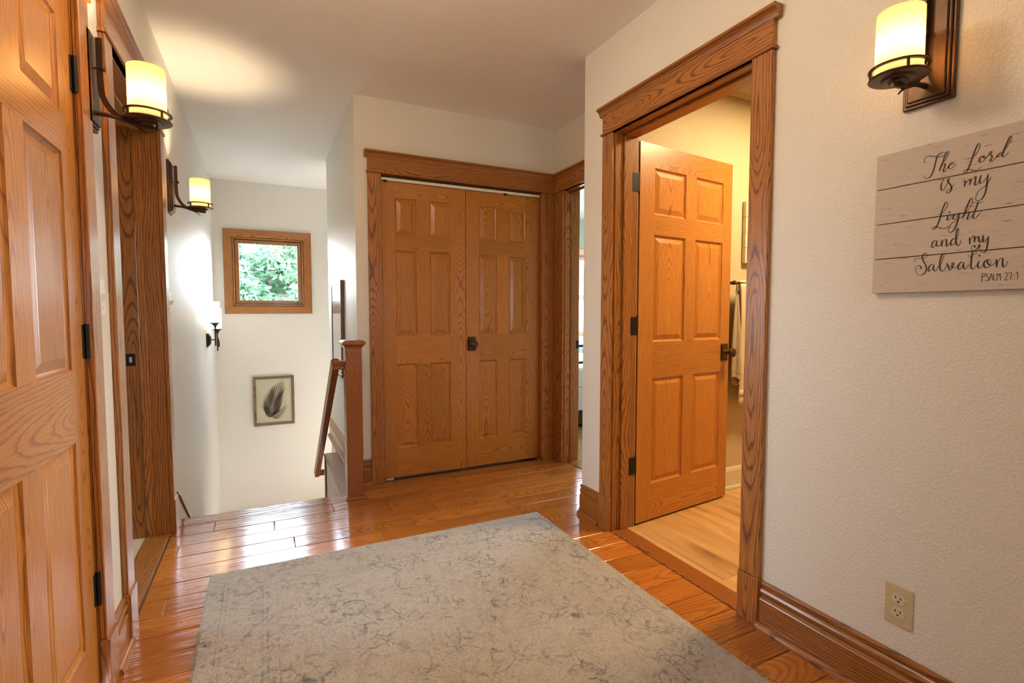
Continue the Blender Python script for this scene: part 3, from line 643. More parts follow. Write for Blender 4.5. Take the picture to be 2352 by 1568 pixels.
# ------------------------------------------------------------------ six-panel doors
ROWS = [(.198, .778), (.973, 1.545), (1.650, 1.893)]      # panel openings, from the door's foot
def door_leaf(name, label, w_, loc, rz, cols, hgt=1.995, tk=.035, mat='oak_door', both=True, lab='panel door'):
    """local frame: x along the width, y = 0 front face (looking along +y), y = tk back face, z up"""
    root = struct(name, label, lab, loc, rz)
    m = MB()
    (c0, c1), (c2, c3) = cols
    m.box(0, c0, 0, tk, 0, hgt, 'z'); m.box(c3, w_, 0, tk, 0, hgt, 'z')
    zs = [0] + [z for r in ROWS for z in r] + [hgt]
    for i in range(0, len(zs), 2): m.box(c0, c3, 0, tk, zs[i], zs[i + 1], 'x')
    for z0, z1 in ROWS: m.box(c1, c2, 0, tk, z0, z1, 'z')
    m.build('door_frame', mat, root, 0, True)
    for x0, x1 in ((c0, c1), (c2, c3)):
        for z0, z1 in ROWS:
            m = MB()
            for side in ((0, 1), (tk, -1)) if both else ((0, 1),):
                y0, sg = side; uo, vo = board_offset(.02); rings = []
                for ins, dep in ((0, 0.0005), (.003, .0055), (.007, .0085), (.0105, .0105), (.0135, .0105), (.036, .0030), (.038, .0022)):
                    rings.append([(x0 + ins, y0 + sg * dep, z0 + ins), (x1 - ins, y0 + sg * dep, z0 + ins), (x1 - ins, y0 + sg * dep, z1 - ins), (x0 + ins, y0 + sg * dep, z1 - ins)])
                xm = (x0 + x1) / 2; zm = (z0 + z1) / 2; uvf = lambda p: (p[0] - xm + uo, p[2] - zm + vo)
                for a, b in zip(rings, rings[1:]):
                    for i in range(4):
                        j = (i + 1) % 4; q = [a[i], a[j], b[j], b[i]]
                        if sg < 0: q.reverse()
                        m.face(q, [uvf(p) for p in q])
                q = rings[-1] if sg > 0 else list(reversed(rings[-1]))
                m.face(q, [uvf(p) for p in q])
            m.build('panel', mat, root, 0, True)
    return root
def knob_set(root, x, z, y, sg, mat='bronze'):
    """square plate and round knob on face y, standing out along sg*y (local)"""
    m = MB(); m.box(x - .0325, x + .0325, y, y + sg * .006, z - .051, z + .051); m.box(x - .027, x + .027, y, y + sg * .009, z - .045, z + .045)
    pl = m.build('knob_plate', mat, root, .0015, True)
    m = MB(); m.lathe([(.022, 0), (.020, .004), (.012, .010), (.0105, .026), (.014, .033), (.024, .038), (.0275, .046), (.0275, .052), (.024, .060), (.012, .064), (0, .065)], (x, y + sg * .008, z), (0, sg, 0), 28)
    m.build('knob', mat, root, 0, True)

# closet double doors
door_leaf('door_1', 'left leaf of the double oak closet doors, without a knob', .597, (.7115, YC + .030, .014), 0, ((.097, .240), (.335, .480)))
dl = door_leaf('door_2', 'right leaf of the double oak closet doors, with the dark knob', .594, (1.3125, YC + .030, .014), 0, ((.100, .243), (.342, .483)))
knob_set(dl, .040, .903, 0, -1)
t = struct('trim_11', 'white enamelled track above the double closet doors', 'door track', (1.31, YC + .04, 2.02))
m = MB(); m.box(.712, 1.909, YC + .022, YC + .062, 2.013, 2.033, 'x'); m.build('track_rail', 'track', t, .002)
for x in (.745, 1.62, 1.872):
    m = MB(); m.box(x - .016, x + .016, YC + .018, YC + .05, 2.0095, 2.013, 'x'); m.box(x - .003, x + .003, YC + .019, YC + .03, 2.000, 2.018); m.build('track_pivot', 'black_metal' if x < 1.7 else 'steel', t)
pv = thing('pivot_bracket', 'small zinc pivot bracket on the floor under the left closet leaf', 'bracket', (.745, YC + .02, 0))
m = MB(); m.box(.716, .790, YC + .006, YC + .040, 0, .004); m.box(.716, .720, YC + .006, YC + .040, 0, .012); m.build('bracket_plate', 'steel', pv, .001)
m = MB(); m.lathe([(0, 0), (.0065, 0), (.0065, .050), (0, .050)], (.725, YC + .016, .0105), (1, 0, 0), 14); m.build('pivot_pin', 'steel', pv)
m = MB(); m.box(.778, .788, YC + .004, YC + .018, .004, .0125); m.build('bracket_stop', 'black_metal', pv)

# bathroom door, swung open into the bathroom
ang = math.atan2(.096, .783)
bd = door_leaf('door_3', 'oak six-panel bathroom door standing open on black hinges', .788, (1.768, 2.107, .010), ang, ((.112, .366), (.454, .703)), 2.014)
knob_set(bd, .742, .893, 0, -1); knob_set(bd, .742, .893, .035, 1)
def butt_hinge(parent_, cz, local, kn, leaf1, leaf2):
    """kn = knuckle axis point (x,y); leaf1/leaf2 = two boxes (x0,x1,y0,y1)"""
    m = MB()
    for (x0, x1, y0, y1) in (leaf1, leaf2): m.box(x0, x1, y0, y1, cz - .047, cz + .047)
    m.lathe([(0, -.048), (.0055, -.048), (.0055, .048), (0, .048)], (kn[0], kn[1], cz), (0, 0, 1), 14)
    m.lathe([(0, .048), (.0040, .048), (.0032, .053), (0, .055)], (kn[0], kn[1], cz), (0, 0, 1), 12)
    return m.build('hinge', 'black_metal', parent_, .001, local)
for z in (.320, 1.062, 1.800):
    butt_hinge(bd, z, True, (-.009, .003), (-.009, -.0003, .001, .004), (-.0028, -.0003, .001, .031))
    m = MB()
    m.box(1.708, 1.753, BD[1] - .0128, BD[1] - .0102, z + .010 - .047, z + .010 + .047); m.build('hinge_leaf', 'black_metal', t4, .006, False, 3)

# near left door, closed in its frame
ld = door_leaf('door_4', 'closed oak six-panel door nearest the camera on the left', .800, (XL - .004, 1.031, .014), R(90), ((.116, .354), (.454, .692)))
# (local x runs away from the camera to the hinges, local y into the wall)
for z in (.320, 1.045, 1.785):
    m = MB(); m.box(.785, .8000, -.0025, .001, z - .047, z + .047); m.box(.8035, .822, -.0025, .001, z - .047, z + .047)
    m.lathe([(0, -.05), (.0065, -.05), (.0065, .05), (0, .05)], (.8017, -.0075, z), (0, 0, 1), 14)
    m.build('hinge', 'black_metal', ld, .0008, True)
knob_set(ld, .040, .893, 0, -1)

# ------------------------------------------------------------------ windows
def window(name, label, hole, y0, fr=.086, sash=.045, meet=None, bars=True, mat='oak_trim', out=1, depth=.10):
    """oak window in a wall facing -y at y0; hole = (x0,x1,z0,z1)"""
    x0, x1, z0, z1 = hole
    root = struct(name, label, 'window', ((x0 + x1) / 2, y0, z0))
    pr = [(0, 0), (.006, .010), (.010, .012), (fr - .012, .020), (fr - .004, .021), (fr, .016), (fr, 0)]
    m = MB()  # mitred casing: profile swept round the opening
    def ring(dist, dep): return [(x0 - dist, y0 - dep, z0 - dist), (x1 + dist, y0 - dep, z0 - dist), (x1 + dist, y0 - dep, z1 + dist), (x0 - dist, y0 - dep, z1 + dist)]
    rs = [ring(d, e_) for d, e_ in pr]; offs = [board_offset(.02) for _ in range(4)]
    for a, b in zip(rs, rs[1:]):
        for i in range(4):
            j = (i + 1) % 4; q = [a[i], b[i], b[j], a[j]]
            uv = []
            for k, p in enumerate(q):
                horiz = i in (0, 2); s_ = p[0] if horiz else p[2]; t_ = p[2] if horiz else p[0]
                uv.append((t_ % .3 + offs[i][0], s_ + offs[i][1]))
            m.face(list(reversed(q)), list(reversed(uv)))
    m.build('window_casing', mat, root)
    m = MB()
    m.box(x0, x0 + .012, y0 - .008, y0 + depth, z0, z1, 'z'); m.box(x1 - .012, x1, y0 - .008, y0 + depth, z0, z1, 'z'); m.box(x0, x1, y0 - .008, y0 + depth, z0, z0 + .012, 'x'); m.box(x0, x1, y0 - .008, y0 + depth, z1 - .012, z1, 'x'); m.build('window_jamb', mat, root, .002)
    spans = [(z0 + .012, z1 - .012)] if meet is None else [(z0 + .012, meet + .012), (meet - .012, z1 - .012)]
    for k, (a, b) in enumerate(spans):
        yy = y0 + (.030 if k == 0 else .066); f_ = sash
        m = MB(); m.box(x0 + .012, x0 + .012 + f_, yy, yy + .034, a, b, 'z'); m.box(x1 - .012 - f_, x1 - .012, yy, yy + .034, a, b, 'z')
        m.box(x0 + .012 + f_, x1 - .012 - f_, yy, yy + .034, a, a + f_, 'x'); m.box(x0 + .012 + f_, x1 - .012 - f_, yy, yy + .034, b - f_, b, 'x')
        sh = m.build('sash', mat, root, .003)
        m = MB(); m.box(x0 + .012 + f_, x1 - .012 - f_, yy + .016, yy + .020, a + f_, b - f_); m.build('glass_pane', 'glass', sh)
    return root
w1 = window('window_1', 'small square oak-framed window at the end of the stairwell', W1, YB)
m = MB(); m.box(-.262, .400, YB + .012, YB + .030, 1.229, 1.238, 'x'); m.box(-.262, -.254, YB + .012, YB + .030, 1.229, 1.923, 'z'); m.box(.392, .400, YB + .012, YB + .030, 1.229, 1.923, 'z'); m.box(-.262, .400, YB + .012, YB + .030, 1.914, 1.923, 'x'); m.build('weather_strip', 'slot', w1, .001)
for x in (-.06, .24):
    m = MB(); m.lathe([(0, 0), (.006, 0), (.004, .012), (0, .014)], (x, YB + .029, 1.886), (0, -1, 0), 10); m.build('screen_pin', 'gold_plastic', w1)
window('window_2', 'double-hung oak window of the bedroom seen through the gap', (4.10, 4.95, .80, 1.99), 6.38, .10, .05, 1.371)
# side window of the bedroom and an added, unseen rear window that lets in fill daylight
sw = struct('window_3', 'window in the bedroom side wall', 'window', (5.25, 4.55, .75))
m = MB(); m.box(5.24, 5.34, 3.8, 3.86, .5, 2.2); m.box(5.24, 5.34, 5.54, 5.6, .5, 2.2); m.box(5.24, 5.34, 3.86, 5.54, .5, .56); m.box(5.24, 5.34, 3.86, 5.54, 2.14, 2.2); m.build('window_frame', 'oak_trim', sw)
m = MB(); m.box(5.30, 5.304, 3.86, 5.54, .56, 2.14); m.build('glass_pane', 'glass', sw)
rw = struct('added_rear_window', 'added window behind the camera that lets fill daylight into the hall', 'window', (.55, -2.8, 1.1))
m = MB(); m.box(.25, .30, -2.93, -2.79, 1.1, 1.7); m.box(.80, .85, -2.93, -2.79, 1.1, 1.7); m.box(.30, .80, -2.93, -2.79, 1.1, 1.15); m.box(.30, .80, -2.93, -2.79, 1.65, 1.7); m.build('window_frame', 'oak_trim', rw)
m = MB(); m.box(.30, .80, -2.88, -2.876, 1.15, 1.65); m.build('glass_pane', 'glass', rw)
lw = struct('window_5', 'window of the dim room behind the left doorway', 'window', (-2.6, 3.65, .8))
m = MB(); m.box(-2.69, -2.59, 3.2, 3.26, .8, 1.85); m.box(-2.69, -2.59, 4.04, 4.1, .8, 1.85); m.box(-2.69, -2.59, 3.26, 4.04, .8, .86); m.box(-2.69, -2.59, 3.26, 4.04, 1.79, 1.85); m.build('window_frame', 'oak_trim', lw)
m = MB(); m.box(-2.654, -2.65, 3.26, 4.04, .86, 1.79); m.build('glass_pane', 'glass', lw)

lg = struct('added_landing_window', 'added unseen window round the corner that brightens the low stairwell', 'window', (1.78, 5.48, -.8))  # added opening, out of view, to light the lower left stairwell wall
m = MB(); m.box(1.775, 1.87, 5.2, 5.24, -.8, .2); m.box(1.775, 1.87, 5.71, 5.75, -.8, .2); m.box(1.775, 1.87, 5.24, 5.71, -.8, -.75); m.box(1.775, 1.87, 5.24, 5.71, .15, .2); m.build('window_frame', 'oak_trim', lg)
m = MB(); m.box(1.84, 1.844, 5.24, 5.71, -.75, .15); m.build('glass_pane', 'glass', lg)

# ------------------------------------------------------------------ newel post and handrail
nw = thing('newel_post', 'square oak newel post with a moulded cap at the head of the stairs', 'newel post', (.4845, 3.2115, 0))
NX0, NX1, NY0, NY1 = .4365, .5325, 3.165, 3.261
m = MB(); m.box(NX0, NX1, NY0, NY1, 0, .935, 'z'); m.build('post', 'oak_red', nw, .003)
m = MB()
def sqlathe(m, cx_, cy_, hw, prof):
    uo, vo = board_offset()
    for (r0, h0), (r1, h1) in zip(prof, prof[1:]):
        a = [(cx_ - hw - r0, cy_ - hw - r0, h0), (cx_ + hw + r0, cy_ - hw - r0, h0), (cx_ + hw + r0, cy_ + hw + r0, h0), (cx_ - hw - r0, cy_ + hw + r0, h0)]
        b = [(cx_ - hw - r1, cy_ - hw - r1, h1), (cx_ + hw + r1, cy_ - hw - r1, h1), (cx_ + hw + r1, cy_ + hw + r1, h1), (cx_ - hw - r1, cy_ + hw + r1, h1)]
        for i in range(4):
            j = (i + 1) % 4; q = [a[i], a[j], b[j], b[i]]
            m.face(q, [((p[2]) * 1.0 + uo, (p[0] if i % 2 == 0 else p[1]) + vo) for p in q])
    m.face(b, [(p[0] + uo, p[1] + vo) for p in b])
sqlathe(m, .4845, .0 + 3.213, .048, [(-.002, .928), (.004, .930), (.006, .934), (.004, .938), (.010, .942), (.019, .949), (.021, .955), (.021, .963), (.017, .968), (.008, .9735), (-.006, .976)])
m.build('post_cap', 'oak_red', nw)
m = MB(); m.prism([(0, 0), (-.014, 0), (-.014, .006), (-.009, .014), (0, .017)], (0, NY0, 0), (0, 1, 0), (0, 0, 1), (1, 0, 0), NX0 - .012, NX1 + .018, True); m.build('base_moulding', 'oak_red', nw)

hr = thing('handrail', 'oak handrail sloping down the stairs from the newel post', 'handrail', (.40, 3.25, .8))
RAILP = [(-.019, -.031), (.019, -.031), (.022, -.022), (.019, -.010), (.024, .004), (.026, .018), (.019, .029), (.008, .033), (-.008, .033), (-.019, .029), (-.026, .018), (-.024, .004), (-.019, -.010), (-.022, -.022)]
P0, P1 = Vector((.388, 3.235, .835)), Vector((.404, 4.86, -.318))
A_ = (P1 - P0).normalized(); Pp = Vector((1, 0, 0)); Qq = Pp.cross(A_).normalized(); Qq = Qq if Qq.z > 0 else -Qq
m = MB(); m.prism(RAILP, P0, Pp, Qq, A_, 0, (P1 - P0).length, True); m.build('rail', 'oak_red', hr)
m = MB(); m.prism([(p, q * .85) for p, q in RAILP], (0, 3.235, .822), (0, 1, 0), (0, 0, 1), (1, 0, 0), .374, NX0 - .0006, True); m.build('newel_return', 'oak_red', hr)
m = MB(); m.box(.404, XS - .001, 4.838, 4.882, -.335, -.285, 'x'); m.build('wall_return', 'oak_red', hr, .006)

# ------------------------------------------------------------------ wall sconces
def sconce_proto(loc, rz, label):
    s = thing('wall_sconce', label, 'wall lamp', loc, rz, 'matching hall sconces')
    z0 = 0.0
    m = MB(); m.box(0, .013, -.058, .058, -.143, .143); m.box(.013, .019, -.050, .050, -.135, .135); m.box(.019, .024, -.043, .043, -.128, .128); m.build('back_plate', 'bronze', s, .0028, True, 2)
    m = MB(); m.lathe([(.003, 0), (.003, .010), (.0065, .013), (.0085, .019), (.0065, .025), (0, .028)], (.024, 0, .035), (1, 0, 0), 16); m.build('finial', 'bronze', s, 0, True)
    m = MB(); m.tube(smooth_path([(.036, 0, .124), (.036, 0, .06), (.036, 0, .0), (.041, 0, -.048), (.066, 0, -.090), (.105, 0, -.110), (.150, 0, -.117), (.176, 0, -.118)]), 0, flat=(.016, .007, (0, 1, 0))); m.build('arm', 'bronze', s, 0, True)
    n = 24; pth = smooth_path([(.022, 0, -.096), (.055, 0, -.099), (.092, 0, -.108), (.125, 0, -.123), (.148, 0, -.140)], 6); L = len(pth)
    m = MB(); m.tube(pth, [.0062 * (1 - i / (L - 1)) + .0016 for i in range(L)], 8); m.build('brace', 'bronze', s, 0, True)
    m = MB(); m.lathe([(0, -.1165), (.020, -.1165), (.022, -.110), (.036, -.1085), (.038, -.104), (.0625, -.1025), (.0645, -.100), (.0625, -.0965), (0, -.0965)], (.15, 0, 0), (0, 0, 1), 40); m.build('dish', 'bronze', s, 0, True)
    m = MB(); m.lathe([(.0570, -.0790), (.0640, -.0790), (.0650, -.0765), (.0640, -.0740), (.0570, -.0740)], (.15, 0, 0), (0, 0, 1), 40, closed=True)
    for k in range(4):
        a = R(45 + 90 * k); m.tube([(.15 + .0605 * math.cos(a), .0605 * math.sin(a), -.100), (.15 + .0605 * math.cos(a), .0605 * math.sin(a), -.075)], .0034, 8)
    m.build('gallery_ring', 'bronze', s, 0, True)
    m = MB(); m.lathe([(.0505, -.0955), (.0505, .0585), (.0500, .0595), (.0490, .0598)], (.15, 0, 0), (0, 0, 1), 48); m.build('glass_shade', 'shade', s, 0, True)
    m = MB(); m.sphere((.15, 0, -.022), .019, 16); m.build('bulb', 'bulb', s, 0, True)
    m = MB(); m.lathe([(0, -.096), (.015, -.096), (.014, -.045), (0, -.043)], (.15, 0, 0), (0, 0, 1), 16); m.build('lamp_holder', 'track', s, 0, True)
    return s
def copy_tree(o, parent=None):
    c = o.copy(); COL.objects.link(c)
    if parent: c.parent = parent
    for ch in list(o.children): copy_tree(ch, c)
    return c
SZ = 1.833
s1 = sconce_proto((XL, 1.945, SZ), 0, 'lit amber sconce on the left wall nearest the camera, between two door casings')
s2 = copy_tree(s1); s2.location = (XL, 3.425, SZ + .003); s2['label'] = 'lit amber sconce on the left wall past the open doorway, above the stairs'
s3 = copy_tree(s1); s3.location = (XR, .757, SZ); s3.rotation_euler = (0, 0, math.pi); s3['label'] = 'lit amber sconce on the right wall above the lettered sign'

# twin candle sconce low in the stairwell
cs = thing('candle_sconce', 'twin candle sconce with white glass cylinders low on the stairwell wall', 'wall lamp', (XL, 5.27, .90))
m = MB(); m.box(XL, XL + .014, 5.20, 5.33, .838, .958); m.box(XL + .014, XL + .024, 5.212, 5.318, .85, .946); m.box(XL + .024, XL + .032, 5.225, 5.305, .864, .932); m.build('back_plate', 'iron', cs, .002)
m = MB(); m.tube([(XL + .03, 5.27, .90), (XL + .072, 5.27, .90)], .0055, 8); m.tube([(XL + .072, 5.19, .90), (XL + .072, 5.42, .90)], .0055, 8); m.build('cross_arm', 'iron', cs)
for yy, zt, zb in ((5.20, 1.055, .848), (5.40, .995, .79)):
    m = MB(); m.tube([(XL + .072, yy, zb), (XL + .072, yy, zt - .03)], .0062, 8); m.lathe([(0, -.045), (.010, -.045), (.012, -.030), (.022, -.024), (.024, -.012), (.038, -.008), (.040, 0), (0, 0)], (XL + .072, yy, zt), (0, 0, 1), 24); m.build('candle_cup', 'iron', cs)
    m = MB(); m.lathe([(.0375, 0), (.0385, .178), (.0408, .185)], (XL + .072, yy, zt), (0, 0, 1), 32); m.build('glass_cylinder', 'candle_glass', cs)
    m = MB(); m.lathe([(0, .004), (.012, .004), (.012, .07), (.010, .078), (0, .10)], (XL + .072, yy, zt), (0, 0, 1), 16); m.build('candle_bulb', 'candle_bulb', cs)
m = MB(); m.tube(smooth_path([(XL + .072, 5.17, .955), (XL + .082, 5.26, .925), (XL + .088, 5.34, .87), (XL + .085, 5.37, .83)], 6), .006, 8); m.build('scroll', 'iron', cs)

# ------------------------------------------------------------------ switches and outlet
def light_switch(y, z, label, gang=1):
    s = thing('light_switch', label, 'light switch', (XL, y, z)); hw = .035 if gang == 1 else .058
    m = MB(); m.box(0, .0055, -hw, hw, -.0575, .0575); m.build('switch_plate', 'white_plastic', s, .0022, True, 2)
    for q in ((0,) if gang == 1 else (-.023, .023)):
        m = MB(); m.prism([(.005, -.012), (.0075, -.012), (.021, .004), (.022, .010), (.018, .012), (.0075, .010), (.005, .010)], (0, q, 0), (1, 0, 0), (0, 0, 1), (0, 1, 0), -.005, .005); m.build('toggle', 'white_plastic', s, .0008, True)
        for zz in (-.030, .030):
            m = MB(); m.lathe([(.0035, 0), (.003, .0012), (0, .0014)], (.0055, q, zz), (1, 0, 0), 10); m.build('screw', 'ivory_light', s, 0, True)
    return s
light_switch(1.995, 1.187, 'white toggle switch between the near sconce and the left doorway, below the sconce')
light_switch(3.268, 1.194, 'white switch on the left wall at the far side of the doorway casing', 2)
ol = thing('wall_outlet', 'ivory duplex outlet low on the right wall', 'outlet', (XR, .776, .308), math.pi)
m = MB(); m.box(0, .0055, -.0355, .0355, -.058, .058); m.build('outlet_plate', 'ivory', ol, .0026, True, 2)
for zz in (.0195, -.0195):
    m = MB()
    pts = []
    for k in range(32):
        a = 2 * math.pi * k / 32; pts.append((max(-.0172, min(.0172, .0172 * math.cos(a))), max(-.0135, min(.0135, .0172 * math.sin(a)))))
    m.prism(pts, (0, 0, zz), (0, 1, 0), (0, 0, 1), (1, 0, 0), .005, .0072); rc = m.build('receptacle', 'ivory_light', ol, .0006, True)
    m = MB(); m.box(.0070, .0075, -.0078, -.0054, zz + .0005, zz + .0085); m.box(.0070, .0075, .0054, .0078, zz + .0005, zz + .0075); m.lathe([(.0027, .0070), (.0027, .0075), (0, .0075)], (0, 0, zz - .0065), (1, 0, 0), 12); m.build('slots', 'slot', rc, 0, True)
m = MB(); m.lathe([(.003, 0), (.0025, .001), (0, .0012)], (.0055, 0, 0), (1, 0, 0), 10); m.build('screw', 'ivory', ol, 0, True)

